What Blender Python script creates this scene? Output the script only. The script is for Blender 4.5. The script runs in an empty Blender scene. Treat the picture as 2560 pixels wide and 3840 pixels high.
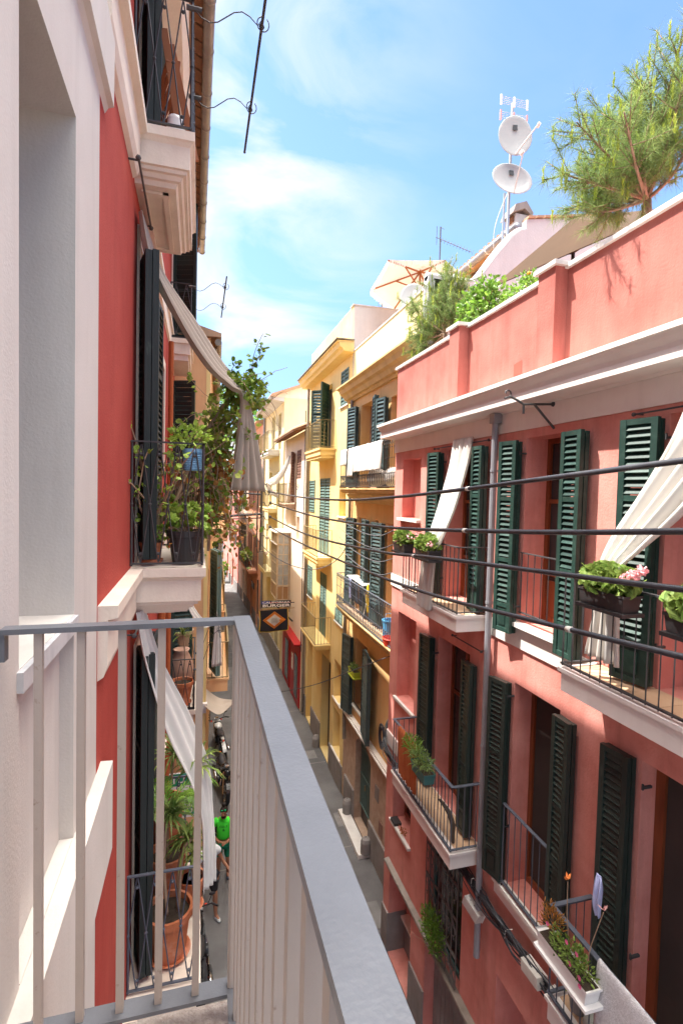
import bpy, bmesh, math, random
from mathutils import Vector, Matrix
R = random.Random(7)
scene = bpy.context.scene
col = scene.collection
rad = math.radians

# ---------------------------------------------------------------- camera
cam_d = bpy.data.cameras.new('camera'); cam = bpy.data.objects.new('camera', cam_d); col.objects.link(cam)
cam_d.sensor_fit = 'VERTICAL'; cam_d.sensor_height = 36.0; cam_d.sensor_width = 24.0; cam_d.lens = 18.0
cam_d.clip_start = 0.02; cam_d.clip_end = 2000
RX, RU, RB = (0.96300022, -0.26839518, 0.02438461), (-0.01297939, 0.04418701, 0.99893896), (-0.26918789, -0.96229493, 0.0390685)
cam.matrix_world = Matrix(((RX[0], RU[0], RB[0], 0), (RX[1], RU[1], RB[1], 0), (RX[2], RU[2], RB[2], 9.0), (0, 0, 0, 1)))
scene.camera = cam

# ---------------------------------------------------------------- sun, sky, exposure
SUN = Vector((-1.0, 0.50, 2.0)).normalized()
EL = math.asin(SUN.z); AZ = math.atan2(SUN.x, SUN.y)
sd = bpy.data.lights.new('sun', 'SUN'); sd.energy = 3.5; sd.angle = rad(0.55); sd.color = (1.0, 0.95, 0.87)
so = bpy.data.objects.new('sun', sd); col.objects.link(so); so.rotation_euler = SUN.to_track_quat('Z', 'Y').to_euler(); so.location = (-10, 5, 30)
world = bpy.data.worlds.new('World'); scene.world = world; world.use_nodes = True
wn, wl = world.node_tree.nodes, world.node_tree.links
bg = wn['Background']
sky = wn.new('ShaderNodeTexSky'); sky.sky_type = 'NISHITA'; sky.sun_disc = False
sky.sun_elevation = EL; sky.sun_rotation = AZ; sky.altitude = 10; sky.air_density = 1.0; sky.dust_density = 0.8; sky.ozone_density = 1.2
tc = wn.new('ShaderNodeTexCoord'); mp = wn.new('ShaderNodeMapping'); mp.inputs['Scale'].default_value = (1.0, 1.0, 2.4); mp.inputs['Rotation'].default_value = (0.25, 0.3, 0.5); mp.inputs['Location'].default_value = (9.9, 7.7, 3.3)
wl.new(tc.outputs['Generated'], mp.inputs['Vector'])
n1 = wn.new('ShaderNodeTexNoise'); n1.inputs['Scale'].default_value = 2.4; n1.inputs['Detail'].default_value = 9; n1.inputs['Roughness'].default_value = 0.56; n1.inputs['Distortion'].default_value = 0.5
wl.new(mp.outputs[0], n1.inputs['Vector'])
cr = wn.new('ShaderNodeValToRGB'); cr.color_ramp.elements[0].position = 0.44; cr.color_ramp.elements[1].position = 0.61
cr.color_ramp.elements[0].color = (0, 0, 0, 1); cr.color_ramp.elements[1].color = (1, 1, 1, 1)
wl.new(n1.outputs['Fac'], cr.inputs['Fac'])
mx = wn.new('ShaderNodeMixRGB'); mx.inputs['Color2'].default_value = (3.5, 3.55, 3.6, 1)
mm = wn.new('ShaderNodeMath'); mm.operation = 'MULTIPLY'; mm.inputs[1].default_value = 0.95
wl.new(cr.outputs['Color'], mm.inputs[0])
sx = wn.new('ShaderNodeSeparateXYZ'); wl.new(tc.outputs['Generated'], sx.inputs[0])
mk = wn.new('ShaderNodeMapRange'); mk.interpolation_type = 'SMOOTHSTEP'; mk.inputs['From Min'].default_value = 0.06; mk.inputs['From Max'].default_value = 0.42; mk.inputs['To Min'].default_value = 1.0; mk.inputs['To Max'].default_value = 0.06; wl.new(sx.outputs['X'], mk.inputs['Value'])
m2 = wn.new('ShaderNodeMath'); m2.operation = 'MULTIPLY'; wl.new(mm.outputs[0], m2.inputs[0]); wl.new(mk.outputs[0], m2.inputs[1]); wl.new(m2.outputs[0], mx.inputs['Fac'])
ti = wn.new('ShaderNodeMixRGB'); ti.blend_type = 'MULTIPLY'; ti.inputs['Fac'].default_value = 1.0; ti.inputs['Color2'].default_value = (0.80, 0.93, 1.12, 1)
dk = wn.new('ShaderNodeMapRange'); dk.interpolation_type = 'SMOOTHSTEP'; dk.inputs['From Min'].default_value = 0.0; dk.inputs['From Max'].default_value = 0.45; wl.new(sx.outputs['Z'], dk.inputs['Value'])
td = wn.new('ShaderNodeMixRGB'); td.inputs['Color1'].default_value = (0.50, 0.55, 0.66, 1); td.inputs['Color2'].default_value = (0.86, 1.0, 1.14, 1); wl.new(dk.outputs[0], td.inputs['Fac']); wl.new(td.outputs[0], ti.inputs['Color2'])
wl.new(sky.outputs[0], ti.inputs['Color1']); wl.new(ti.outputs[0], mx.inputs['Color1'])
# bright cap added high overhead, out of view, as fill light for the shaded street
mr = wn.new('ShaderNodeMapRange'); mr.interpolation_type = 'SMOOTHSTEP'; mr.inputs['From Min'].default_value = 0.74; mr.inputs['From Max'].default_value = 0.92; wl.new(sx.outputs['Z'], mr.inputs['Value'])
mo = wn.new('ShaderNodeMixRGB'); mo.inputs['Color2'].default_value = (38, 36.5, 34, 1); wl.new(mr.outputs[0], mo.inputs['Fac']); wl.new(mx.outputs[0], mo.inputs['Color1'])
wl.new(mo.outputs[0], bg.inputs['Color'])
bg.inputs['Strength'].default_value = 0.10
scene.view_settings.view_transform = 'Standard'; scene.view_settings.look = 'None'; scene.view_settings.gamma = 1.0
scene.view_settings.use_curve_mapping = False; scene.view_settings.exposure = 1.75
scene.render.engine = 'CYCLES'
scene.cycles.max_bounces = 8; scene.cycles.diffuse_bounces = 5

# ---------------------------------------------------------------- materials
def mat(name, c, rough=0.85, c2=None, scale=1.5, lo=0.35, hi=0.7, bump=0.0, bscale=60, metal=0.0, spec=0.3, stretch=None, streak=0.0, island=0.0, trans=0.0, fine=0.0):
    m = bpy.data.materials.new(name); m.use_nodes = True
    n, l = m.node_tree.nodes, m.node_tree.links
    b = n['Principled BSDF']; b.inputs['Base Color'].default_value = (*c, 1); b.inputs['Roughness'].default_value = rough
    b.inputs['Metallic'].default_value = metal; b.inputs['Specular IOR Level'].default_value = spec
    t = n.new('ShaderNodeTexCoord'); src = t.outputs['Object']
    if stretch:
        mp_ = n.new('ShaderNodeMapping'); mp_.inputs['Scale'].default_value = stretch; l.new(src, mp_.inputs['Vector']); src = mp_.outputs[0]
    cur = None
    if c2:
        nz = n.new('ShaderNodeTexNoise'); nz.inputs['Scale'].default_value = scale; nz.inputs['Detail'].default_value = 6; nz.inputs['Roughness'].default_value = 0.62
        l.new(src, nz.inputs['Vector'])
        r = n.new('ShaderNodeMapRange'); r.inputs['From Min'].default_value = lo; r.inputs['From Max'].default_value = hi; l.new(nz.outputs['Fac'], r.inputs['Value'])
        x = n.new('ShaderNodeMixRGB'); x.inputs['Color1'].default_value = (*c, 1); x.inputs['Color2'].default_value = (*c2, 1)
        l.new(r.outputs[0], x.inputs['Fac']); cur = x.outputs[0]
    if streak > 0:
        ms = n.new('ShaderNodeMapping'); ms.inputs['Scale'].default_value = (3.0, 3.0, 0.35); l.new(t.outputs['Object'], ms.inputs['Vector'])
        ns = n.new('ShaderNodeTexNoise'); ns.inputs['Scale'].default_value = 1.6; ns.inputs['Detail'].default_value = 7; ns.inputs['Roughness'].default_value = 0.7; l.new(ms.outputs[0], ns.inputs['Vector'])
        rs = n.new('ShaderNodeMapRange'); rs.inputs['From Min'].default_value = 0.48; rs.inputs['From Max'].default_value = 0.75; rs.inputs['To Max'].default_value = streak; l.new(ns.outputs['Fac'], rs.inputs['Value'])
        xs = n.new('ShaderNodeMixRGB'); xs.blend_type = 'MULTIPLY'; xs.inputs['Color2'].default_value = (0.55, 0.5, 0.46, 1)
        if cur: l.new(cur, xs.inputs['Color1'])
        else: xs.inputs['Color1'].default_value = (*c, 1)
        l.new(rs.outputs[0], xs.inputs['Fac']); cur = xs.outputs[0]
    if island > 0:
        g = n.new('ShaderNodeNewGeometry'); hv = n.new('ShaderNodeHueSaturation')
        mr = n.new('ShaderNodeMapRange'); mr.inputs['To Min'].default_value = 1 - island; mr.inputs['To Max'].default_value = 1 + island; l.new(g.outputs['Random Per Island'], mr.inputs['Value'])
        l.new(mr.outputs[0], hv.inputs['Value'])
        if cur: l.new(cur, hv.inputs['Color'])
        else: hv.inputs['Color'].default_value = (*c, 1)
        cur = hv.outputs[0]
    if cur: l.new(cur, b.inputs['Base Color'])
    if bump > 0:
        nb = n.new('ShaderNodeTexNoise'); nb.inputs['Scale'].default_value = bscale; nb.inputs['Detail'].default_value = 4; l.new(src, nb.inputs['Vector'])
        bp = n.new('ShaderNodeBump'); bp.inputs['Strength'].default_value = bump; bp.inputs['Distance'].default_value = 0.01; l.new(nb.outputs['Fac'], bp.inputs['Height']); l.new(bp.outputs[0], b.inputs['Normal'])
    if trans > 0:
        tr = n.new('ShaderNodeBsdfTranslucent'); tr.inputs['Color'].default_value = (*c, 1)
        if cur: l.new(cur, tr.inputs['Color'])
        ms_ = n.new('ShaderNodeMixShader'); ms_.inputs[0].default_value = trans
        l.new(b.outputs[0], ms_.inputs[1]); l.new(tr.outputs[0], ms_.inputs[2]); l.new(ms_.outputs[0], n['Material Output'].inputs['Surface'])
    return m
M = {}
M['pink'] = mat('pink stucco', (0.56, 0.185, 0.15), 0.92, (0.73, 0.315, 0.265), 1.15, 0.32, 0.62, bump=0.4, bscale=45, streak=0.5)
M['pinkpar'] = mat('weathered pink parapet stucco', (0.40, 0.118, 0.095), 0.92, (0.52, 0.185, 0.15), 1.15, 0.32, 0.62, bump=0.35, bscale=45, streak=0.45)
M['red'] = mat('brick red stucco', (0.35, 0.040, 0.028), 0.92, (0.43, 0.065, 0.044), 1.4, bump=0.35, bscale=70, streak=0.35)
M['white'] = mat('cream white render', (0.62, 0.575, 0.525), 0.9, (0.56, 0.51, 0.46), 1.1, bump=0.15, bscale=90, streak=0.22)
M['trim'] = mat('cream white trim', (0.78, 0.68, 0.57), 0.85, (0.70, 0.59, 0.49), 2.5, bump=0.2, bscale=50, streak=0.22)
M['pinktrim'] = mat('pale pinkish trim', (0.80, 0.74, 0.70), 0.85, (0.75, 0.68, 0.64), 2.0, bump=0.15, bscale=50, streak=0.15)
M['marble'] = mat('grey veined marble', (0.55, 0.54, 0.54), 0.45, (0.36, 0.36, 0.37), 5, 0.45, 0.75, bump=0.1, stretch=(1, 1.6, 1))
M['marblew'] = mat('white marble', (0.78, 0.75, 0.70), 0.55, (0.68, 0.64, 0.60), 4, streak=0.2)
M['orange'] = mat('orange ochre stucco', (0.70, 0.42, 0.17), 0.92, (0.78, 0.53, 0.25), 1.0, bump=0.3, bscale=45, streak=0.3)
M['ochre'] = mat('yellow stucco', (0.78, 0.58, 0.23), 0.92, (0.83, 0.67, 0.33), 0.8, bump=0.3, bscale=45, streak=0.22)
M['pale'] = mat('pale yellow render', (0.76, 0.64, 0.36), 0.92, (0.80, 0.70, 0.44), 0.8, bump=0.3, bscale=45, streak=0.25)
M['ochretrim'] = mat('ochre cornice', (0.70, 0.52, 0.24), 0.9, (0.58, 0.41, 0.19), 2.4, bump=0.3, streak=0.5)
M['cream'] = mat('pinkish cream render', (0.76, 0.62, 0.50), 0.92, (0.80, 0.68, 0.57), 0.9, bump=0.3, bscale=45, streak=0.3)
M['peach'] = mat('peach stucco', (0.72, 0.40, 0.20), 0.92, (0.77, 0.48, 0.26), 0.9, bump=0.3, bscale=45, streak=0.2)
M['salmon'] = mat('salmon stucco', (0.62, 0.30, 0.19), 0.92, (0.68, 0.38, 0.25), 0.8, bump=0.3, streak=0.3)
M['brown'] = mat('brown ochre stucco', (0.45, 0.27, 0.16), 0.92, (0.52, 0.33, 0.2), 0.8, bump=0.3, streak=0.4)
M['shopred'] = mat('red painted shopfront', (0.42, 0.02, 0.02), 0.5, (0.34, 0.015, 0.02), 3)
M['whitewash'] = mat('whitewashed render', (0.56, 0.55, 0.55), 0.92, (0.50, 0.49, 0.485), 1.5, bump=0.35, bscale=30, streak=0.2)
M['stone'] = mat('rough sandstone', (0.42, 0.29, 0.21), 0.95, (0.55, 0.41, 0.31), 5, bump=0.9, bscale=28, streak=0.3)
M['plinth'] = mat('grey cement plinth', (0.30, 0.275, 0.26), 0.9, (0.22, 0.20, 0.19), 2.5, bump=0.4, streak=0.5)
M['asphalt'] = mat('asphalt', (0.125, 0.12, 0.12), 0.93, (0.18, 0.175, 0.172), 0.9, 0.36, 0.66, bump=0.6, bscale=120)
M['paving'] = mat('grey stone slab', (0.24, 0.235, 0.23), 0.9, (0.17, 0.165, 0.16), 2.5, bump=0.4)
M['iron'] = mat('dark wrought iron', (0.045, 0.045, 0.05), 0.5, (0.075, 0.07, 0.068), 12, spec=0.4)
M['slateiron'] = mat('slate blue painted iron', (0.10, 0.11, 0.14), 0.45, (0.07, 0.08, 0.1), 10, spec=0.4)
M['brass'] = mat('olive brown painted rail', (0.30, 0.22, 0.10), 0.55, (0.2, 0.15, 0.08), 8)
M['taupe'] = mat('taupe painted steel', (0.42, 0.345, 0.295), 0.55, (0.20, 0.13, 0.09), 22, 0.64, 0.76, spec=0.35, bump=0.1, streak=.25)
M['steeltop'] = mat('grey painted handrail', (0.115, 0.118, 0.130), 0.36, (0.165, 0.17, 0.185), 4.5, 0.3, 0.75, spec=0.45, bump=0.08, bscale=160, streak=.3)
M['green'] = mat('dark green shutter paint', (0.015, 0.045, 0.036), 0.5, (0.05, 0.10, 0.08), 7, 0.5, 0.85, spec=0.4, bump=0.1, island=.28)
M['dkgreen'] = mat('black green shutter paint', (0.022, 0.036, 0.031), 0.38, (0.06, 0.085, 0.072), 14, 0.6, 0.8, spec=0.35, bump=0.3, stretch=(1, 1, 0.2), island=.3)
M['nearshut'] = mat('old black green shutter paint', (0.020, 0.027, 0.026), 0.6, (0.07, 0.09, 0.075), 18, 0.64, 0.78, spec=0.3, bump=0.5, bscale=40, stretch=(1, 1, 0.25))
M['slate'] = mat('slate green shutter paint', (0.035, 0.062, 0.066), 0.5, (0.07, 0.11, 0.11), 7, spec=0.4, island=.25)
M['greygreen'] = mat('grey green shutter paint', (0.10, 0.17, 0.15), 0.6, (0.14, 0.21, 0.19), 6)
M['brownshut'] = mat('faded brown shutter paint', (0.22, 0.12, 0.09), 0.7, (0.28, 0.16, 0.12), 6)
M['wood'] = mat('varnished wood', (0.23, 0.062, 0.022), 0.4, (0.15, 0.038, 0.014), 5, stretch=(3, 3, 0.4), spec=0.4)
M['rawwood'] = mat('raw wood edge', (0.42, 0.26, 0.18), 0.8, (0.34, 0.2, 0.14), 12)
M['oak'] = mat('light brown timber', (0.42, 0.24, 0.11), 0.65, (0.32, 0.17, 0.08), 5, stretch=(3, 3, 0.4))
M['oldwood'] = mat('dark weathered wood', (0.10, 0.075, 0.055), 0.8, (0.06, 0.05, 0.04), 6, stretch=(6, 6, 0.4), bump=0.4)
M['glass'] = mat('dark window glass', (0.035, 0.035, 0.038), 0.08, spec=0.6)
M['paleglass'] = mat('curtained window glass', (0.30, 0.30, 0.28), 0.12, (0.42, 0.43, 0.40), 3, spec=0.6)
M['dark'] = mat('dim room interior', (0.045, 0.035, 0.032), 0.9, (0.065, 0.045, 0.04), 1.2)
M['tile'] = mat('terracotta floor tile', (0.56, 0.36, 0.22), 0.7, (0.62, 0.43, 0.28), 3)
M['terracotta'] = mat('terracotta pot clay', (0.52, 0.17, 0.075), 0.85, (0.60, 0.30, 0.2), 9, 0.5, 0.75, bump=0.2)
M['rooftile'] = mat('clay roof tile', (0.48, 0.30, 0.19), 0.9, (0.36, 0.25, 0.17), 5, bump=0.5, island=0.2)
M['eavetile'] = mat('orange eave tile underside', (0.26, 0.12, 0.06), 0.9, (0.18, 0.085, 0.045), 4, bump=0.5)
M['zinc'] = mat('weathered zinc', (0.30, 0.26, 0.22), 0.5, (0.2, 0.17, 0.14), 5, metal=0.3, spec=0.5)
M['pipe'] = mat('grey downpipe', (0.30, 0.305, 0.335), 0.45, (0.25, 0.255, 0.28), 5, metal=0.2, spec=0.5)
M['cable'] = mat('black cable', (0.028, 0.03, 0.038), 0.42, (0.045, 0.047, 0.055), 6, spec=0.5)
M['thincable'] = mat('grey thin cable', (0.10, 0.10, 0.11), 0.6)
M['box'] = mat('off white plastic box', (0.62, 0.60, 0.56), 0.5, (0.5, 0.47, 0.43), 6)
M['whitepl'] = mat('white plastic', (0.80, 0.78, 0.76), 0.4)
M['blackpl'] = mat('black plastic', (0.035, 0.033, 0.035), 0.45, spec=0.4)
M['blue'] = mat('light blue planter metal', (0.20, 0.42, 0.62), 0.4, (0.16, 0.36, 0.55), 5)
M['teal'] = mat('teal planter plastic', (0.06, 0.17, 0.16), 0.5)
M['lime'] = mat('lime plastic', (0.42, 0.48, 0.04), 0.45)
M['bluepl'] = mat('sky blue plastic', (0.10, 0.38, 0.66), 0.4)
M['redpl'] = mat('red plastic', (0.70, 0.06, 0.03), 0.4)
M['yellowcl'] = mat('yellow cloth', (0.72, 0.52, 0.03), 0.9)
M['cloth'] = mat('white cotton', (0.80, 0.775, 0.73), 0.95, (0.72, 0.69, 0.65), 2.2, trans=0.25, bump=0.15, bscale=20)
M['beigecl'] = mat('beige cotton', (0.50, 0.42, 0.345), 0.95, (0.43, 0.36, 0.295), 2.5, trans=0.2, bump=0.15, bscale=25)
M['bluecl'] = mat('pale lilac cloth', (0.38, 0.42, 0.68), 0.95, (0.5, 0.52, 0.75), 20, trans=0.15)
M['pinkcl'] = mat('pale pink ribbon', (0.80, 0.46, 0.44), 0.9, trans=0.2)
M['orangecl'] = mat('orange foil', (0.85, 0.25, 0.06), 0.6)
M['rustcl'] = mat('rust orange cloth', (0.42, 0.115, 0.04), 0.95, (0.36, 0.09, 0.03), 6, trans=0.1, bump=0.3, bscale=40)
M['towel'] = mat('fluffy white towel', (0.70, 0.68, 0.70), 1.0, (0.52, 0.49, 0.50), 40, bump=1.0, bscale=110)
M['canvas'] = mat('cream canvas', (0.80, 0.78, 0.74), 0.9, (0.76, 0.74, 0.70), 2, trans=0.3)
M['browncanvas'] = mat('brown canvas', (0.075, 0.040, 0.020), 0.95, (0.06, 0.032, 0.016), 2)
M['redwood'] = mat('reddish wood pole', (0.36, 0.12, 0.05), 0.6)
M['dish'] = mat('light grey dish enamel', (0.40, 0.40, 0.385), 0.5, (0.35, 0.35, 0.34), 3)
M['alu'] = mat('galvanised pole', (0.50, 0.52, 0.54), 0.4, metal=0.5)
M['bark'] = mat('pine bark', (0.24, 0.15, 0.10), 0.95, (0.34, 0.24, 0.17), 9, bump=0.8)
M['stem'] = mat('pale plant stem', (0.34, 0.22, 0.14), 0.9, (0.42, 0.29, 0.2), 9)
M['needle'] = mat('pine needle', (0.14, 0.22, 0.06), 0.7, (0.28, 0.36, 0.12), 3, island=0.35, trans=0.35)
M['shoot'] = mat('young pine shoot', (0.50, 0.56, 0.09), 0.7, (0.38, 0.47, 0.07), 6, island=0.2, trans=0.3)
M['leaf'] = mat('vine leaf', (0.15, 0.26, 0.04), 0.5, (0.38, 0.40, 0.07), 4, 0.42, 0.68, island=0.4, trans=0.4)
M['leafb'] = mat('rusty vine leaf', (0.36, 0.20, 0.05), 0.6, (0.42, 0.12, 0.03), 4, island=0.3, trans=0.35)
M['lemon'] = mat('glossy lemon leaf', (0.10, 0.22, 0.025), 0.35, (0.22, 0.36, 0.05), 5, island=0.35, trans=0.4, spec=0.5)
M['succ'] = mat('succulent leaf', (0.26, 0.42, 0.05), 0.4, (0.42, 0.54, 0.10), 8, island=0.3, trans=0.25)
M['strap'] = mat('strap leaf', (0.12, 0.22, 0.04), 0.5, (0.30, 0.33, 0.09), 6, island=0.35, trans=0.3)
M['geran'] = mat('geranium leaf', (0.12, 0.22, 0.04), 0.6, (0.28, 0.34, 0.08), 8, island=0.4, trans=0.35)
M['flower'] = mat('pink petals', (0.85, 0.38, 0.42), 0.7, (0.9, 0.6, 0.6), 30, trans=0.3)
M['magenta'] = mat('magenta petals', (0.78, 0.16, 0.34), 0.7, trans=0.2)
M['orangefr'] = mat('orange fruit', (0.85, 0.30, 0.02), 0.5)
M['soil'] = mat('potting soil', (0.04, 0.028, 0.02), 1.0, (0.07, 0.05, 0.035), 30)
M['skin'] = mat('tanned skin', (0.34, 0.155, 0.09), 0.6)
M['hair'] = mat('dark hair', (0.02, 0.014, 0.012), 0.6)
M['neon'] = mat('neon green jersey', (0.06, 0.75, 0.045), 0.8)
M['gshort'] = mat('green shorts', (0.01, 0.19, 0.10), 0.85)
M['shoe'] = mat('dark trainers', (0.05, 0.06, 0.08), 0.7)
M['shoew'] = mat('grey white trainers', (0.55, 0.58, 0.58), 0.7)
M['blackcl'] = mat('black cloth', (0.02, 0.02, 0.024), 0.9)
M['whitecl'] = mat('white shirt cloth', (0.72, 0.74, 0.76), 0.9)
M['tyre'] = mat('tyre rubber', (0.022, 0.022, 0.024), 0.8, bump=0.3)
M['chrome'] = mat('chrome', (0.6, 0.6, 0.6), 0.18, metal=1.0)
M['bikeblk'] = mat('black motorbike paint', (0.018, 0.018, 0.02), 0.25, spec=0.6)
M['bikewht'] = mat('white motorbike paint', (0.72, 0.72, 0.70), 0.25, spec=0.5)
M['flaggold'] = mat('gold fringe', (0.62, 0.42, 0.06), 0.8)
M['flagor'] = mat('orange print', (0.62, 0.20, 0.03), 0.85)
M['flagblk'] = mat('black banner cloth', (0.022, 0.022, 0.03), 0.9)
M['signblk'] = mat('black sign board', (0.03, 0.03, 0.035), 0.5)
M['signred'] = mat('sign red', (0.60, 0.05, 0.06), 0.5)
M['signblue'] = mat('sign blue', (0.08, 0.10, 0.35), 0.5)
M['signgreen'] = mat('sign green', (0.02, 0.28, 0.14), 0.5)
M['lens'] = mat('mirrored green lens', (0.02, 0.55, 0.2), 0.15, metal=0.7)
M['ceramic'] = mat('glass insulator', (0.55, 0.5, 0.42), 0.25)
M['farleaf'] = mat('plane tree leaf', (0.09, 0.20, 0.035), 0.6, (0.2, 0.34, 0.07), 0.5, island=0.4, trans=0.35)

# ---------------------------------------------------------------- mesh builder
class MB:
    def __init__(s): s.v = []; s.f = []
    def add(s, vs, fs):
        n = len(s.v); s.v += [tuple(v) for v in vs]; s.f += [tuple(i + n for i in f) for f in fs]; return s
    def quad(s, *p): return s.add(p, [tuple(range(len(p)))])
    def box(s, x0, x1, y0, y1, z0, z1):
        v = [(x, y, z) for x in (x0, x1) for y in (y0, y1) for z in (z0, z1)]
        return s.add(v, [(0, 1, 3, 2), (4, 6, 7, 5), (0, 4, 5, 1), (2, 3, 7, 6), (0, 2, 6, 4), (1, 5, 7, 3)])
    def obox(s, c, a, b, d):
        c, a, b, d = Vector(c), Vector(a), Vector(b), Vector(d)
        v = [c + a * i + b * j + d * k for i in (-1, 1) for j in (-1, 1) for k in (-1, 1)]
        return s.add(v, [(0, 1, 3, 2), (4, 6, 7, 5), (0, 4, 5, 1), (2, 3, 7, 6), (0, 2, 6, 4), (1, 5, 7, 3)])
    def bar(s, p, q, w, h=None, up=(0, 0, 1)):
        p, q = Vector(p), Vector(q); d = q - p
        if d.length < 1e-6: return s
        u = Vector(up)
        if abs(d.normalized().dot(u)) > 0.98: u = Vector((0, 1, 0))
        a = d.cross(u).normalized(); b = a.cross(d).normalized()
        return s.obox((p + q) / 2, d / 2, a * w / 2, b * (h or w) / 2)
    def tube(s, pts, r, n=6, r1=None, cap=True):
        pts = [Vector(p) for p in pts]; N = len(pts); rings = []; prev = None
        for i, p in enumerate(pts):
            t = (pts[min(i + 1, N - 1)] - pts[max(i - 1, 0)])
            if t.length < 1e-9: t = Vector((0, 0, 1))
            t.normalize()
            if prev is None:
                u = Vector((0, 0, 1)) if abs(t.z) < 0.9 else Vector((1, 0, 0)); a = t.cross(u).normalized()
            else:
                a = prev - t * prev.dot(t)
                if a.length < 1e-6: a = t.cross(Vector((0.3, 0.5, 0.8)))
                a.normalize()
            prev = a; b = t.cross(a)
            if r1 is None: rr = r[i] if isinstance(r, (list, tuple)) else r
            else: rr = r + (r1 - r) * i / max(1, N - 1)
            rings.append([p + (a * math.cos(2 * math.pi * k / n) + b * math.sin(2 * math.pi * k / n)) * rr for k in range(n)])
        vs = [v for rg in rings for v in rg]; fs = []
        for i in range(N - 1):
            for k in range(n):
                fs.append((i * n + k, i * n + (k + 1) % n, (i + 1) * n + (k + 1) % n, (i + 1) * n + k))
        if cap: fs += [tuple(range(n - 1, -1, -1)), tuple(range((N - 1) * n, N * n))]
        return s.add(vs, fs)
    def lathe(s, c, prof, n=20, axis='z', sy=1.0):
        c = Vector(c); vs = []; fs = []
        for (r, h) in prof:
            for k in range(n):
                a = 2 * math.pi * k / n; x, y = r * math.cos(a), r * math.sin(a) * sy
                vs.append(c + (Vector((x, y, h)) if axis == 'z' else Vector((h, x, y)) if axis == 'x' else Vector((x, h, y))))
        m = len(prof)
        for i in range(m - 1):
            for k in range(n): fs.append((i * n + k, i * n + (k + 1) % n, (i + 1) * n + (k + 1) % n, (i + 1) * n + k))
        return s.add(vs, fs)
    def disc(s, c, r, nrm=(0, 0, 1), n=20):
        nv = Vector(nrm).normalized(); a = nv.orthogonal().normalized(); b = nv.cross(a)
        return s.add([Vector(c) + (a * math.cos(2 * math.pi * k / n) + b * math.sin(2 * math.pi * k / n)) * r for k in range(n)], [tuple(range(n))])
    def ball(s, c, r, n=10, m=6, sc=(1, 1, 1)):
        vs = []; fs = []
        for i in range(m + 1):
            t = math.pi * i / m
            for k in range(n):
                a = 2 * math.pi * k / n
                vs.append((c[0] + r * sc[0] * math.sin(t) * math.cos(a), c[1] + r * sc[1] * math.sin(t) * math.sin(a), c[2] + r * sc[2] * math.cos(t)))
        for i in range(m):
            for k in range(n): fs.append((i * n + k, i * n + (k + 1) % n, (i + 1) * n + (k + 1) % n, (i + 1) * n + k))
        return s.add(vs, fs)
    def prism(s, poly, ext):
        e = Vector(ext); p = [Vector(q) for q in poly]; n = len(p)
        return s.add(p + [q + e for q in p], [tuple(range(n - 1, -1, -1)), tuple(range(n, 2 * n))] + [(i, (i + 1) % n, n + (i + 1) % n, n + i) for i in range(n)])
    def build(s, name, m, parent=None, smooth=False, org=None, solid=0):
        o0 = Vector(org) if org else (Vector(parent['_o']) if parent is not None else Vector((0, 0, 0)))
        me = bpy.data.meshes.new(name); me.from_pydata([Vector(v) - o0 for v in s.v], [], s.f); me.update()
        bm = bmesh.new(); bm.from_mesh(me); bmesh.ops.recalc_face_normals(bm, faces=bm.faces); bm.to_mesh(me); bm.free()
        me.materials.append(M[m] if isinstance(m, str) else m)
        if smooth: me.polygons.foreach_set('use_smooth', [True] * len(me.polygons)); me.update()
        ob = bpy.data.objects.new(name, me); col.objects.link(ob)
        ob['_o'] = tuple(o0)
        if parent is not None: ob.parent = parent
        else: ob.location = o0
        if solid:
            sm = ob.modifiers.new('solid', 'SOLIDIFY'); sm.thickness = solid
        return ob
def thing(name, label, cat, loc, group=None):
    o = bpy.data.objects.new(name, None); col.objects.link(o); o.location = loc; o['_o'] = tuple(loc)
    o.empty_display_size = 0.2; o['label'] = label; o['category'] = cat
    if group: o['group'] = group
    return o
def tag(o, label, cat, group=None):
    o['label'] = label; o['category'] = cat
    if group: o['group'] = group
    return o
def struct(o): o['kind'] = 'structure'; return o
def textmesh(txt, name, m, parent, origin, ux, uz, size, extrude=0.004, bold=0.0, ax='CENTER', width=None):
    cu = bpy.data.curves.new('t', 'FONT'); cu.body = txt; cu.size = 1.0; cu.align_x = ax; cu.align_y = 'CENTER'; cu.offset = bold; cu.resolution_u = 3
    to = bpy.data.objects.new('t', cu); col.objects.link(to); dg = bpy.context.evaluated_depsgraph_get(); dg.update()
    me = bpy.data.meshes.new_from_object(to.evaluated_get(dg)); bpy.data.objects.remove(to)
    xs = [v.co.x for v in me.vertices]; w = max(xs) - min(xs)
    sx = size if width is None else width / w
    ux, uz = Vector(ux), Vector(uz); nn = ux.cross(uz); b = MB()
    b.add([Vector(origin) + ux * v.co.x * sx + uz * v.co.y * size + nn * extrude for v in me.vertices], [tuple(p.vertices) for p in me.polygons])
    bpy.data.meshes.remove(me)
    return b.build(name, m, parent)

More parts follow.
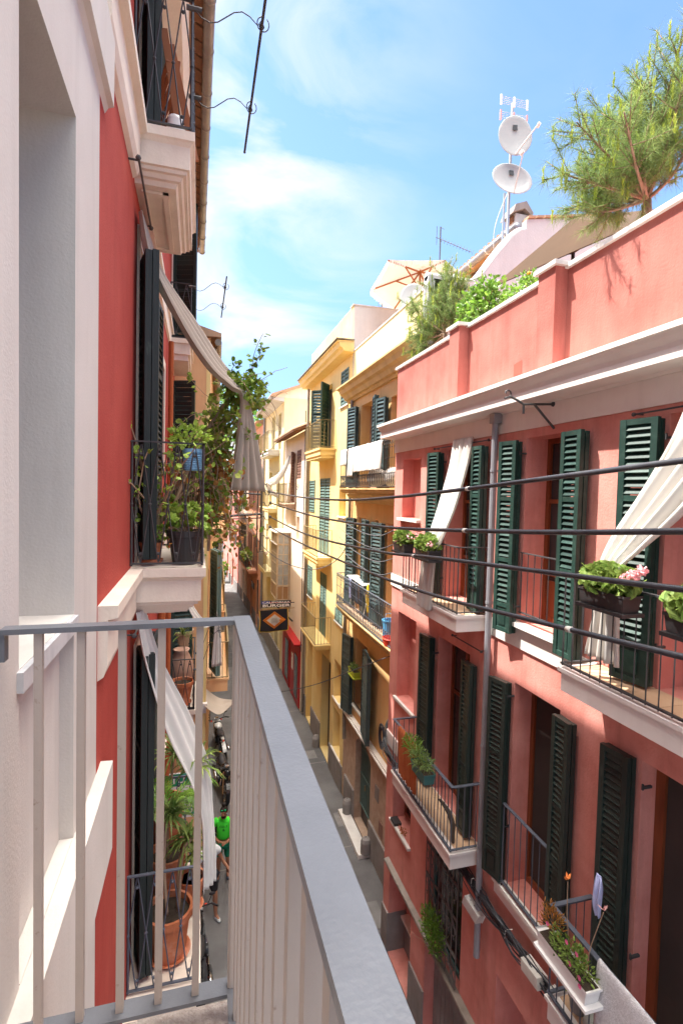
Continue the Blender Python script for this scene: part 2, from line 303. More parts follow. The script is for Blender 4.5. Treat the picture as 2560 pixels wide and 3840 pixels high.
# facade frame: s along the street (world y), o out of the wall towards the street, z up
class Fr:
    def __init__(s, c, side, slope=0.0, s0=0.0): s.c, s.side, s.k, s.s0 = c, side, slope, s0
    def P(s, y, o, z): return Vector((s.c + s.k * (y - s.s0) - s.side * o, y, z))
    def box(s, mb, y0, y1, o0, o1, z0, z1):
        v = [s.P(y, o, z) for y in (y0, y1) for o in (o0, o1) for z in (z0, z1)]
        return mb.add(v, [(0, 1, 3, 2), (4, 6, 7, 5), (0, 4, 5, 1), (2, 3, 7, 6), (0, 2, 6, 4), (1, 5, 7, 3)])
    def prof(s, mb, prof, y0, y1, ret=0.0):   # moulding: prof = [(o,z)...] closed polygon, extruded along y
        n = len(prof); v = [s.P(y0, o, z) for o, z in prof] + [s.P(y1, o, z) for o, z in prof]
        return mb.add(v, [tuple(range(n - 1, -1, -1)), tuple(range(n, 2 * n))] + [(i, (i + 1) % n, n + (i + 1) % n, n + i) for i in range(n)])

def wall(fr, parent, m, y0, y1, z0, z1, holes=(), depth=6.0, name='wall', top=True, back_m=None):
    mb = MB()
    ys = sorted({y0, y1, *[h[0] for h in holes], *[h[1] for h in holes]}); zs = sorted({z0, z1, *[h[2] for h in holes], *[h[3] for h in holes]})
    ys = [y for y in ys if y0 <= y <= y1]; zs = [z for z in zs if z0 <= z <= z1]
    for i in range(len(ys) - 1):
        for j in range(len(zs) - 1):
            cy, cz = (ys[i] + ys[i + 1]) / 2, (zs[j] + zs[j + 1]) / 2
            if any(h[0] < cy < h[1] and h[2] < cz < h[3] for h in holes): continue
            mb.quad(fr.P(ys[i], 0, zs[j]), fr.P(ys[i + 1], 0, zs[j]), fr.P(ys[i + 1], 0, zs[j + 1]), fr.P(ys[i], 0, zs[j + 1]))
    for h in holes:
        a, b, c, d, e = h[:5]
        for p, q in (((a, c), (b, c)), ((b, c), (b, d)), ((b, d), (a, d)), ((a, d), (a, c))):
            mb.quad(fr.P(p[0], 0, p[1]), fr.P(q[0], 0, q[1]), fr.P(q[0], -e, q[1]), fr.P(p[0], -e, p[1]))
        if len(h) > 5 and h[5] == 'n': mb.quad(fr.P(a, -e, c), fr.P(b, -e, c), fr.P(b, -e, d), fr.P(a, -e, d))
    D = depth
    mb.quad(fr.P(y0, 0, z1), fr.P(y1, 0, z1), fr.P(y1, -D, z1), fr.P(y0, -D, z1))
    mb.quad(fr.P(y0, 0, z0), fr.P(y0, 0, z1), fr.P(y0, -D, z1), fr.P(y0, -D, z0))
    mb.quad(fr.P(y1, 0, z0), fr.P(y1, 0, z1), fr.P(y1, -D, z1), fr.P(y1, -D, z0))
    mb.quad(fr.P(y0, -D, z0), fr.P(y1, -D, z0), fr.P(y1, -D, z1), fr.P(y0, -D, z1))
    return mb.build(name, m, parent)

def window(fr, parent, y0, y1, z0, z1, d, frame='wood', pane='glass', w=0.06, mull=1, rows=(), name='window', panel=0.0, room=True):
    mb = MB(); o0, o1 = -d - 0.05, -d
    fr.box(mb, y0, y0 + w, o0, o1, z0, z1); fr.box(mb, y1 - w, y1, o0, o1, z0, z1)
    fr.box(mb, y0 + w, y1 - w, o0, o1, z1 - w, z1); fr.box(mb, y0 + w, y1 - w, o0, o1, z0, z0 + w * 1.3)
    for k in range(mull):
        c = y0 + (y1 - y0) * (k + 1) / (mull + 1); fr.box(mb, c - w * .6, c + w * .6, o0, o1 + 0.01, z0 + w * 1.3, z1 - w)
    for r_ in rows: fr.box(mb, y0 + w, y1 - w, o0 + .004, o1 - 0.004, r_ - w * .4, r_ + w * .4)
    if panel: fr.box(mb, y0 + w, y1 - w, o0 + .008, o1 - .012, z0 + w * 1.3, z0 + panel)
    f = mb.build(name, frame, parent)
    g = MB(); g.quad(fr.P(y0 + w * .6, -d - .03, z0 + w * .6), fr.P(y1 - w * .6, -d - .03, z0 + w * .6), fr.P(y1 - w * .6, -d - .03, z1 - w * .6), fr.P(y0 + w * .6, -d - .03, z1 - w * .6))
    g.build('pane', pane, f)
    return f

def shutter(fr, parent, y0, y1, o, z0, z1, m='green', t=0.045, ang=0.0, hinge=0, leaves=2, pitch=0.06, splits=(0.3, 0.62), panel=0.0, name='shutter', fs=0.055, gap=0.012, half_open=False):
    """louvred leaf lying parallel to the wall at distance o, tilted by ang about the hinge edge (hinge 0: y0 edge, 1: y1 edge)"""
    mb = MB(); w = y1 - y0; ph = y0 if hinge == 0 else y1; sgn = 1 if hinge == 0 else -1
    ca, sa = math.cos(ang), math.sin(ang)
    def Q(u, oo, z):    # u from the hinge, oo outwards
        return fr.P(ph + sgn * (u * ca) - sgn * oo * sa, o + u * sa + oo * ca, z)
    def bx(u0, u1, a, b, c, d):
        v = [Q(u, oo, z) for u in (u0, u1) for oo in (a, b) for z in (c, d)]
        mb.add(v, [(0, 1, 3, 2), (4, 6, 7, 5), (0, 4, 5, 1), (2, 3, 7, 6), (0, 2, 6, 4), (1, 5, 7, 3)])
    for L in range(leaves):
        b0 = L * (t + gap); b1 = b0 + t
        zt = z1 - (0.012 if L == 0 and leaves > 1 else 0)
        bx(0, fs, b0, b1, z0, zt); bx(w - fs, w, b0, b1, z0, zt)
        cuts = [z0] + ([z0 + panel] if panel else []) + [z0 + (z1 - z0) * c for c in splits] + [z1]
        rails = []
        for i, c in enumerate(cuts):
            h = fs * 0.9
            a, b = (c, c + h) if i == 0 else (zt - h, zt) if i == len(cuts) - 1 else (c - h / 2, c + h / 2)
            bx(fs, w - fs, b0 + .003, b1 - .003, a, b); rails.append((a, b))
        for i in range(len(rails) - 1):
            a, b = rails[i][1], rails[i + 1][0]
            if panel and i == 0: bx(fs, w - fs, b0 + t * .35, b1 - t * .3, a, b); bx(fs + .03, w - fs - .03, b1 - t * .32, b1 - .006, a + .03, b - .03); continue
            n = max(2, int((b - a) / pitch))
            for k in range(n):
                zc = a + (k + .5) * (b - a) / n; hh = (b - a) / n
                p = [Q(u, oo, z) for u in (fs, w - fs) for (oo, z) in ((b0 + .004, zc + hh * .42), (b0 + .010, zc + hh * .5), (b1 - .002, zc - hh * .26), (b1 - .010, zc - hh * .4))]
                mb.add(p, [(0, 1, 2, 3), (7, 6, 5, 4), (0, 4, 5, 1), (1, 5, 6, 2), (2, 6, 7, 3), (3, 7, 4, 0)])
    return mb.build(name, m, parent)

def railing(fr, parent, pts, z0, z1, m='iron', sp=0.11, r=0.007, top=0.035, bot=0.03, style='bar', name='railing', zf=None, th=0.012, n=4):
    """pts: corners (y,o) of the rail; style bar or lattice"""
    mb = MB()
    for i in range(len(pts) - 1):
        a, b = pts[i], pts[i + 1]; A, B = fr.P(a[0], a[1], 0), fr.P(b[0], b[1], 0); L = (B - A).length; d = (B - A) / L
        e = d * (top / 2)
        mb.bar(A - e + Vector((0, 0, z1)), B + e + Vector((0, 0, z1)), top, th * (1 + .2 * i)); mb.bar(A - e * .8 + Vector((0, 0, z0 + .02)), B + e * .8 + Vector((0, 0, z0 + .02)), bot, th * (1 + .2 * i))
        k = max(1, round(L / sp))
        H = z1 - z0
        for j in range(k + 1):
            if j == k and i < len(pts) - 2: continue
            p = A + d * (L * j / k)
            if style == 'bar' or j in (0, k) and style != 'bar': mb.tube([p + Vector((0, 0, z0)), p + Vector((0, 0, z1))], r * (1.0 if 0 < j < k else 1.35), n, cap=False)
        if style == 'lattice':
            for j in range(k + 1):
                p = A + d * (L * j / k)
                for s_ in (-1, 1):
                    u0 = d * (L / k * .5) * s_
                    if (j == 0 and s_ < 0) or (j == k and s_ > 0): continue
                    pp = []
                    for q in range(11):
                        t = q / 10; zz = z0 + .03 + (H - .05) * t
                        f = abs(math.cos(math.pi * t * 1.0)) if False else abs(1 - 2 * t)
                        w_ = f * .92 if f < .8 else .736 + math.sin((f - .8) / .2 * math.pi) * .26 * 0 - (f - .8) * 0
                        if f >= .8: w_ = .736 + .22 * math.sin((f - .8) / .2 * math.pi / 2)
                        pp.append(p + u0 * w_ + Vector((0, 0, zz)))
                    mb.tube(pp, r * .75, 4, cap=False)
                for t in (.5,): mb.ball(p + Vector((0, 0, z0 + H * t)), r * 2.0, 6, 4)
                if j < k:
                    q = A + d * (L * (j + .5) / k)
                    for t in (.10, .90): mb.ball(q + Vector((0, 0, z0 + H * t)), r * 1.9, 6, 4)
        if style == 'belly':
            for j in range(k + 1):
                p = A + d * (L * j / k)
                for t in (.3, .62, .85): mb.ball(p + Vector((0, 0, z0 + H * t)), r * 2.4, 5, 3)
                if j < k:
                    q = A + d * (L * (j + .5) / k); w2 = d * (L / k * .42)
                    for s_ in (-1, 1): mb.tube([q + w2 * s_ * math.sin(math.pi * t / 6) * (1 if t % 2 else .6) + Vector((0, 0, z0 + .03 + H * .3 * t / 6)) for t in range(7)], r * .7, 4, cap=False)
                    mb.tube([q - w2 * .9 + Vector((0, 0, z1 - .02)), q + Vector((0, 0, z1 - .09)), q + w2 * .9 + Vector((0, 0, z1 - .02))], r * .7, 4, cap=False)
                mb.tube([p + Vector((0, 0, z0)), p + Vector((0, 0, z1))], r * .8, 4, cap=False)
    return mb.build(name, m, parent)

def balcony(fr, parent, y0, y1, o1, zt, th, m='trim', mould=True, rail=None, tile=None, style='bar', sp=0.11, rh=0.9, rm='iron', inset=0.03, name='balcony', step=((0, 0, 1.0),), r=0.007, top=0.035):
    mb = MB()
    if mould:
        fr.box(mb, y0, y1, 0.0, o1, zt - th * .22, zt)
        fr.box(mb, y0 + .035, y1 - .035, 0.0, o1 - .035, zt - th * .72, zt - th * .22 - .0005)
        fr.box(mb, y0 + .07, y1 - .07, 0.0, o1 - .07, zt - th, zt - th * .72 - .0005)
    else:
        fr.box(mb, y0, y1, 0.0, o1, zt - .035, zt)
        fr.box(mb, y0 + .025, y1 - .025, 0.0, o1 - .025, zt - th, zt - .0355)
    b = mb.build(name, m, parent)
    if tile:
        t = MB(); n = max(1, int((y1 - y0) / .3)); k = max(1, round((o1 - .1) / .28))
        for i in range(n):
            for j in range(k):
                a = y0 + .06 + (y1 - y0 - .12) * i / n; c = y0 + .06 + (y1 - y0 - .12) * (i + 1) / n; u = .01 + (o1 - .13) * j / k; v = .01 + (o1 - .13) * (j + 1) / k
                fr.box(t, a + .004, c - .004, u + .004, v - .004, zt + .001, zt + .006)
        t.build('floor_tile', tile, b)
    railing(fr, b, [(y0 + inset, 0.0), (y0 + inset, o1 - inset), (y1 - inset, o1 - inset), (y1 - inset, 0.0)], zt + .02, zt + rh, rm, sp, r, top, style=style)
    return b

# ================================================================ SETTING
g = MB(); g.add([(-60, -30, 0), (80, -30, 0), (80, 400, 0), (-60, 400, 0)], [(0, 1, 2, 3)]); tag(struct(g.build('street', 'asphalt')), 'grey asphalt street running between the houses', 'street')

# ================================================================ PINK HOUSE (right)
RP = Fr(3.68, 1)
pk = thing('pink_house', 'tall pink stucco house with dark green shutters across the street', 'house', (3.68, 5, 0))
pk['_o'] = (3.68, 5, 0)
holes = [(8.15, 8.95, 8.55, 9.63, .22, 'n'), (6.22, 7.16, 7.43, 9.68, .34), (4.46, 5.20, 7.52, 9.68, .34), (2.2, 3.32, 7.43, 9.70, .34),
         (8.15, 8.97, 5.14, 6.77, .25, 'n'), (6.32, 7.28, 4.31, 6.77, .3), (4.46, 5.26, 4.30, 6.77, .3), (2.2, 3.43, 4.31, 6.77, .22),
         (8.15, 8.98, 2.75, 3.85, .28), (6.3, 7.4, 1.86, 3.9, .12), (8.0, 9.05, 0.02, 1.78, .38, 'n'), (5.75, 7.42, 0.02, 1.78, .22, 'n'), (4.1, 5.42, 0.02, 3.0, .4, 'n')]
wall(RP, pk, 'pink', 0.3, 9.35, 0.0, 10.40, holes, 7.0)
mb = MB(); RP.box(mb, 0.3, 9.35, -.25, 0, 10.401, 11.38); RP.box(mb, 6.66, 6.95, 0.0005, .15, 10.30, 11.40); RP.box(mb, 4.62, 4.90, 0.0005, .15, 10.30, 11.40)
pp = mb.build('parapet', 'pinkpar', pk)
mb = MB()
for a, b, o, z in ((0.3, 4.62, .04, 11.381), (4.58, 4.94, .19, 11.402), (4.9, 6.66, .04, 11.381), (6.62, 6.99, .19, 11.402), (6.99, 9.39, .04, 11.381)): RP.box(mb, a, b, -.29, o, z, z + .045)
mb.build('coping', 'marblew', pp)
mb = MB(); RP.prof(mb, [(0.001, 10.02), (.04, 10.02), (.07, 10.04), (.27, 10.045), (.30, 10.05), (.30, 10.135), (.285, 10.14), (.30, 10.175), (.335, 10.22), (.35, 10.25), (.38, 10.255), (.38, 10.30), (0.001, 10.34)], 0.3, 9.42)
mb.build('cornice', 'pinktrim', pk)
mb = MB(); RP.box(mb, .3, 9.352, .0005, .022, 9.78, 10.019); mb.build('frieze', 'pinktrim', pk)
mb = MB(); RP.box(mb, .3, 9.352, .0005, .028, 7.21, 7.43); mb.build('string_course', 'marblew', pk)
mb = MB(); RP.box(mb, .3, 5.5, .0005, .028, 4.02, 4.24); RP.box(mb, 7.95, 9.352, .0005, .028, 4.06, 4.33); mb.build('string_course', 'pinktrim', pk)
for y0, y1, z, o in ((8.1, 9.02, 8.50, .08), (8.1, 9.02, 5.09, .05), (4.4, 5.3, 7.47, .10), (4.42, 5.42, 4.245, .12), (8.1, 9.02, 2.70, .06), (7.98, 8.9, .78, -.2)):
    mb = MB(); RP.box(mb, y0, y1, -.33 if z not in (8.50, 5.09, .78) else (-.2 if z != .78 else -.37), o, z, z + .048); mb.build('window_sill', 'marblew', pk)
mb = MB()
for a, b, o0, o1 in ((9.05, 9.36, -.001, .03), (7.42, 8.0, -.001, .03), (5.42, 5.75, -.001, .03), (0.3, 4.1, -.001, .03)): mb = MB(); RP.box(mb, a, b, o0, o1, 0, .79); mb.build('plinth', 'plinth', pk)
mb = MB(); RP.box(mb, 8.0, 9.05, -.385, -.34, 0, .74); RP.box(mb, 9.04, 9.0502, -.37, 0.0, 0, .79); RP.box(mb, 7.9998, 8.01, -.37, 0.0, 0, .79)
mb.build('plinth', 'plinth', pk)
window(RP, pk, 6.22, 7.16, 7.43, 9.68, .28, rows=(8.05, 8.9), panel=.55)
window(RP, pk, 4.46, 5.20, 7.52, 9.68, .28, rows=(8.1, 8.95), panel=.5)
window(RP, pk, 2.2, 3.30, 7.43, 9.70, .28, rows=(8.05, 8.9), panel=.55)
window(RP, pk, 6.32, 7.28, 4.31, 6.77, .24, rows=(5.9,), panel=0)
window(RP, pk, 4.46, 5.26, 4.30, 6.77, .24, mull=0, pane='dark')
window(RP, pk, 2.2, 3.43, 4.31, 6.77, .16, mull=0, pane='dark', w=.09)
window(RP, pk, 8.15, 8.98, 2.79, 3.85, .24, mull=1)
window(RP, pk, 6.3, 7.4, 1.86, 3.9, .10, frame='teal', mull=0, rows=())
def hook(y, z, p=pk, fr=RP):
    m_ = MB(); m_.bar(fr.P(y, 0, z), fr.P(y, .09, z), .02); m_.bar(fr.P(y, .09, z - .02), fr.P(y, .09, z + .03), .014); return m_.build('shutter_hook', 'iron', p)
for a, b, o, z0, z1, h, an, mm_ in (
    (7.20, 7.53, .05, 7.46, 9.65, 0, .10, 'green'), (5.93, 6.20, .05, 7.46, 9.65, 1, .04, 'green'),
    (5.22, 5.50, .05, 7.38, 9.65, 0, .18, 'green'), (4.14, 4.43, .05, 7.40, 9.66, 1, .03, 'green'),
    (3.32, 3.64, .05, 7.46, 9.67, 0, .22, 'green'),
    (7.30, 7.62, .05, 4.36, 6.74, 0, .12, 'dkgreen'), (6.02, 6.29, .05, 4.36, 6.72, 1, .04, 'dkgreen'),
    (5.28, 5.56, .03, 4.32, 6.77, 0, .25, 'dkgreen'), (4.17, 4.42, .03, 4.28, 6.76, 1, .03, 'dkgreen'),
    (3.46, 3.75, .03, 4.46, 6.79, 0, .08, 'dkgreen')):
    shutter(RP, pk, a, b, o, z0, z1, mm_, hinge=h, ang=an, pitch=.058, splits=(.40, .63) if z0 < 6 else (.38, .70), panel=.32)
for y, z in ((7.24, 9.5), (7.24, 7.7), (5.24, 9.5), (5.24, 7.7), (3.3, 9.5), (3.3, 7.8), (7.3, 6.5), (5.3, 6.6), (5.3, 5.0), (5.28, 4.28), (3.36, 6.6), (3.4, 5.1)): hook(y - .03, z)
balcony(RP, pk, 5.90, 7.78, .47, 7.43, .215, 'pinktrim', mould=False, tile='tile', rh=.89, sp=.115)
balcony(RP, pk, 0.5, 3.98, .45, 7.43, .215, 'pinktrim', mould=False, tile='tile', rh=.86, sp=.115)
balcony(RP, pk, 5.84, 7.95, .48, 4.31, .22, 'pinktrim', mould=False, tile='tile', rh=.88, sp=.10, rm='slateiron', top=.045)
balcony(RP, pk, 0.5, 3.94, .48, 4.31, .22, 'pinktrim', mould=False, tile='tile', rh=.88, sp=.10, rm='slateiron', top=.045)
railing(RP, pk, [(4.47, 0.02), (5.19, .02)], 7.62, 8.34, 'iron', .12, .007, top=.03)
railing(RP, pk, [(4.47, 0.09), (5.25, .09)], 4.33, 5.30, 'slateiron', .11, .007, top=.04)
mb = MB(); mb.tube([RP.P(5.74, .09, 9.99), RP.P(5.74, .09, 2.95)], .042, 10)
for z in (9.3, 7.62, 5.75, 4.42, 3.5): mb.tube([RP.P(5.74, .09, z), RP.P(5.74, .09, z + .03)], .048, 10)
mb.obox(RP.P(5.74, .09, 9.97), (.055, 0, 0), (0, .055, 0), (0, 0, .06))
mb.build('downpipe', 'pipe', pk)
mb = MB(); RP.prof(mb, [(0, 1.79), (.09, 1.81), (.10, 1.84), (.09, 1.86), (0, 1.88)], 5.3, 9.12); mb.build('ledge', 'zinc', pk)
mb = MB(); RP.box(mb, 5.75, 7.42, -.22, -.18, .02, 1.78)
for k in range(12): RP.box(mb, 5.8 + k * .135, 5.815 + k * .135, -.182, -.172, .03, 1.77)
mb.build('shutter_door', 'plinth', pk)
# wrought window grille with scrolls
mb = MB(); y0, y1, z0, z1 = 6.34, 7.36, 1.90, 3.86
for k in range(8): y = y0 + (y1 - y0) * k / 7; mb.tube([RP.P(y, .05, z0), RP.P(y, .05, z1)], .009, 5)
for z in (z0, 2.35, 2.9, 3.4, z1): mb.bar(RP.P(y0, .05, z), RP.P(y1, .05, z), .03, .012)
for k in range(7):
    for zc in (2.1, 2.62, 3.15):
        c = (y0 + (y1 - y0) * (k + .5) / 7)
        mb.tube([RP.P(c + .055 * (1 - t / 14) * math.cos(t * .75), .06, zc + .13 - t * .014 + .055 * (1 - t / 14) * math.sin(t * .75)) for t in range(13)], .006, 4)
mb.bar(RP.P(y0, .052, 1.95), RP.P(y1, .052, 2.9), .022, .012); mb.bar(RP.P(y0, .052, 2.7), RP.P(y1, .052, 3.7), .022, .012)
mb.build('window_grille', mat('grey brown iron', (.13, .11, .10), .6), pk)
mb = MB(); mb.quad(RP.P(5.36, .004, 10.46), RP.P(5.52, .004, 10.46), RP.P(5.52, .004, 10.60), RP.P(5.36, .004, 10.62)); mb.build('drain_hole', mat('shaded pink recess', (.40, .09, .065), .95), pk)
# curtain rods on the wall
def rod(fr, p, y0, y1, z, o=.07):
    m_ = MB(); m_.tube([fr.P(y0, o, z), fr.P(y1, o, z)], .008, 6)
    for y in (y0 + .03, y1 - .03): m_.tube([fr.P(y, 0, z), fr.P(y, o, z)], .008, 5)
    for y in (y0, y1): m_.ball(fr.P(y, o, z), .02, 6, 4)
    return m_.build('curtain_rod', 'iron', p)
rod(RP, pk, 5.92, 7.5, 9.72); rod(RP, pk, 2.0, 3.62, 9.73)
rod(RP, pk, 5.95, 6.75, 6.93, .05)
# iron bracket on the frieze
mb = MB()
mb.tube([RP.P(4.74, 0, 10.0), RP.P(4.78, .36, 9.98), RP.P(4.80, .42, 10.02), RP.P(4.82, .50, 10.06), RP.P(4.83, .56, 10.04)], .013, 6)
mb.tube([RP.P(4.83 , .52 + .035 * math.cos(t * .6), 10.09 + .035 * math.sin(t * .6)) for t in range(9)], .009, 5)
mb.tube([RP.P(4.76, .25, 9.99), RP.P(4.74, 0.0, 9.74)], .013, 6); mb.tube([RP.P(4.78, .36, 9.98), RP.P(4.78, .36, 9.88)], .012, 6); mb.ball(RP.P(4.74, .02, 10.0), .03, 8, 5)
tag(mb.build('iron_bracket', 'iron', None, org=(3.66, 4.76, 9.9)), 'forged iron bracket with scroll end fixed to the pale frieze of the pink house', 'bracket')

# ================================================================ ORANGE HOUSE with stone ground floor
RY = Fr(4.23, 1)
oh = thing('orange_house', 'orange ochre house with stone ground floor and arched gate beside the pink house', 'house', (4.23, 12, 0)); oh['_o'] = (4.23, 12, 0)
wall(RY, oh, 'orange', 9.0, 14.2, 2.78, 11.9, [(12.0, 13.35, 9.1, 11.35, .3), (10.0, 11.1, 9.1, 11.2, .3), (12.72, 13.3, 5.85, 8.32, .3), (11.75, 12.0, 5.85, 8.32, .3), (10.1, 11.1, 5.85, 8.3, .3), (12.35, 13.3, 3.16, 5.0, .3)], 7, 'wall')
wall(RY, oh, 'stone', 9.0, 14.32, 0.0, 2.70, [(11.84, 13.1, .05, 2.45, .32), (13.3, 13.31, .4, .41, .01)], 7, 'stone_wall')
for a, b, c in ((9.0, 11.80, .82), (13.14, 14.0, .80)): mb = MB(); RY.box(mb, a, b, .0005, .05, 0, c); mb.build('plinth', 'plinth', oh)
mb = MB(); RY.box(mb, 9.3, 14.35, -.02, .16, 2.701, 2.735); RY.box(mb, 9.3, 14.35, -.02, .12, 2.735, 2.779); mb.build('ledge', 'marblew', oh)
mb = MB()   # arch head of the gate
A = [(12.47 + .66 * math.cos(t), 2.05 + .42 * math.sin(t)) for t in [math.pi * k / 10 for k in range(11)]]
for i in range(10):
    (a, b), (c, d) = A[i], A[i + 1]
    mb.add([RY.P(y, o, z) for o in (.001, -.3) for y, z in ((a, b), (c, d), (c, 2.46), (a, 2.46))], [(0, 1, 2, 3), (4, 7, 6, 5), (0, 4, 5, 1)])
mb.build('arch', 'stone', oh)
mb = MB(); RY.box(mb, 11.86, 13.08, -.24, -.2, .06, 2.44); gt = mb.build('gate', 'blackpl', oh)
mb = MB()
for k in range(13): y = 11.9 + k * .095; mb.tube([RY.P(y, -.16, .5), RY.P(y, -.16, 2.4)], .014, 5)
for z in (.5, 1.35, 2.1): mb.bar(RY.P(11.88, -.16, z), RY.P(13.06, -.16, z), .04, .02)
mb.build('gate_bar', 'greygreen', gt)
mb = MB(); RY.box(mb, 12.44, 12.47, -.195, -.17, .1, 2.4); RY.box(mb, 12.55, 12.57, -.13, -.1, 1.1, 1.25); mb.build('gate_handle', 'brass', gt)
mb = MB(); RY.box(mb, 11.6, 13.5, .061, .34, 0, .10); mb.build('doorstep', 'marblew', oh)
for y in (11.66, 13.3): MB().lathe(RY.P(y, .14, .1), [(.13, 0), (.13, .28), (.10, .36), (0.02, .40)], 12).build('guard_stone', 'plinth', oh)
mb = MB()
prof = [(0, 11.58), (.06, 11.58), (.10, 11.64), (.16, 11.66), (.22, 11.76), (.30, 11.80), (.34, 11.90), (.43, 11.94), (.43, 11.98), (0, 12.0)]
RY.prof(mb, prof, 9.2, 14.5); mb.build('cornice', 'ochretrim', oh)
mb = MB(); RY.box(mb, 9.0, 14.2, -.25, 0.0, 11.901, 13.02); pq = mb.build('parapet', 'pale', oh)
mb = MB(); RY.box(mb, 9.0, 14.22, -.28, .02, 13.021, 13.06); mb.build('coping', 'whitewash', pq)
for a in ((12.0, 13.35, 9.1, 11.35), (10.0, 11.1, 9.1, 11.2), (12.72, 13.3, 5.85, 8.32), (10.1, 11.1, 5.85, 8.3), (12.35, 13.3, 3.16, 5.0)): window(RY, oh, *a, .25, frame='rawwood', pane='dark', mull=1)
for a, b, z0, z1, h, an in ((13.40, 13.85, 9.15, 11.33, 0, .25), (11.55, 11.97, 9.15, 11.33, 1, .2), (11.12, 11.5, 9.15, 11.2, 0, .25), (13.32, 13.75, 5.9, 8.3, 0, .25), (12.02, 12.6, 5.9, 8.32, 1, .15), (11.12, 11.6, 5.9, 8.3, 0, .2), (13.35, 13.85, 2.85, 5.0, 0, .2), (11.45, 12.25, 2.88, 5.02, 1, .16)):
    shutter(RY, oh, a, b, .06, z0, z1, 'slate', hinge=h, ang=an, pitch=.085, splits=(.35, .68), panel=.42)
balcony(RY, oh, 9.3, 13.72, .48, 9.10, .13, 'ochretrim', rail=1, rh=1.0, sp=.12, style='belly', rm='iron')
balcony(RY, oh, 9.3, 13.85, .48, 5.83, .13, 'ochretrim', rail=1, rh=.9, sp=.12, style='belly', rm='slateiron', tile='tile')
mb = MB(); RY.prof(mb, [(0, 8.72), (.10, 8.74), (.14, 8.82), (.30, 8.86), (.36, 8.96), (0, 8.965)], 9.3, 13.4); mb.build('corbel', 'ochretrim', oh)
mb = MB(); RY.prof(mb, [(0, 5.42), (.10, 5.44), (.14, 5.52), (.30, 5.56), (.36, 5.69), (0, 5.695)], 9.3, 13.7); mb.build('corbel', 'ochretrim', oh)
railing(RY, oh, [(12.38, .03), (13.28, .03)], 3.2, 4.05, 'iron', .1, .008)
mb = MB(); RY.box(mb, 12.3, 13.4, -.2, .08, 3.11, 3.155); mb.build('window_sill', 'marblew', oh)
mb = MB(); mb.tube([RY.P(14.02, .07, 11.6), RY.P(14.02, .07, 5.9)], .045, 8); mb.tube([RY.P(14.1, .1, 5.6), RY.P(14.1, .1, 3.0), RY.P(13.9, .12, 2.9), RY.P(13.9, .1, 1.9)], .055, 8); mb.build('downpipe', 'zinc', oh)
mb = MB(); RY.box(mb, 11.2, 11.45, .001, .02, 1.6, 1.95); mb.build('plaque', 'plinth', oh)
mb = MB(); RY.box(mb, 10.9, 11.15, .001, .015, .9, 1.25); mb.build('wall_grate', 'brownshut', oh)

# ================================================================ YELLOW HOUSE
yh = thing('yellow_house', 'yellow house with three small balconies and grey green shutters beyond the orange house', 'house', (4.23, 17, 0)); yh['_o'] = (4.23, 17, 0)
wall(RY, yh, 'ochre', 14.33, 20.0, 0.0, 14.36, [(16.65, 17.81, 10.42, 12.6, .25), (18.92, 19.65, 11.65, 12.52, .06), (14.66, 15.5, 11.62, 12.7, .06), (18.86, 19.8, 8.2, 9.42, .12), (16.6, 18.1, 6.85, 9.46, .1), (14.67, 15.43, 8.25, 9.2, .2, 'n'),
      (18.97, 19.88, 4.9, 6.1, .08), (16.76, 17.74, 4.0, 6.16, .1), (14.72, 15.58, 4.94, 5.36, .06), (14.66, 15.52, 2.5, 3.7, .2, 'n'), (14.66, 15.52, .86, 2.2, .22, 'n'), (15.95, 17.18, .05, 3.4, .35), (18.75, 19.65, .05, 3.2, .3, 'n')], 8)
mb = MB(); mb.box(4.24, 9.0, 14.30, 14.328, 11.9, 14.37); mb.box(4.20, 9.0, 14.28, 14.6, 14.371, 14.40); mb.build('side_wall', 'whitewash', yh)
mb = MB(); RY.prof(mb, [(0, 13.0), (.30, 13.03), (.34, 13.10), (.42, 13.14), (.45, 13.26), (.50, 13.28), (.50, 13.31), (0, 13.33)], 14.2, 20.15); mb.build('cornice', 'ochre', yh)
mb = MB(); RY.box(mb, 14.15, 20.2, -.0005, .54, 13.335, 13.36); mb.build('cornice_tile', 'zinc', yh)
for a in ((18.92, 19.65, 11.65, 12.52), (14.66, 15.5, 11.62, 12.7), (18.97, 19.88, 4.9, 6.1), (14.72, 15.58, 4.94, 5.36)):
    y0, y1, z0, z1 = a; ymid = (y0 + y1) / 2
    shutter(RY, yh, y0, ymid - .005, -.03, z0, z1, 'greygreen', leaves=1, pitch=.10, splits=(.5,)); shutter(RY, yh, ymid + .005, y1, -.03, z0, z1, 'greygreen', leaves=1, pitch=.10, splits=(.5,))
for a in ((16.6, 18.1, 6.85, 9.46), (16.76, 17.74, 4.0, 6.16)):
    y0, y1, z0, z1 = a; ymid = (y0 + y1) / 2
    shutter(RY, yh, y0, ymid - .005, -.05, z0, z1, 'greygreen', leaves=1, pitch=.10, splits=(.5,), panel=.6); shutter(RY, yh, ymid + .005, y1, -.05, z0, z1, 'greygreen', leaves=1, pitch=.10, splits=(.5,), panel=.6)
shutter(RY, yh, 16.25, 16.8, .05, 10.45, 12.58, 'green', leaves=1, pitch=.1, hinge=1, ang=.7); shutter(RY, yh, 17.8, 18.2, .05, 10.45, 12.58, 'green', leaves=1, pitch=.1, hinge=0, ang=.9)
window(RY, yh, 16.65, 17.81, 10.42, 12.6, .2, frame='green', pane='dark')
shutter(RY, yh, 18.86, 19.80, -.02, 8.2, 9.42, 'greygreen', leaves=1, pitch=.10, splits=(.5,))
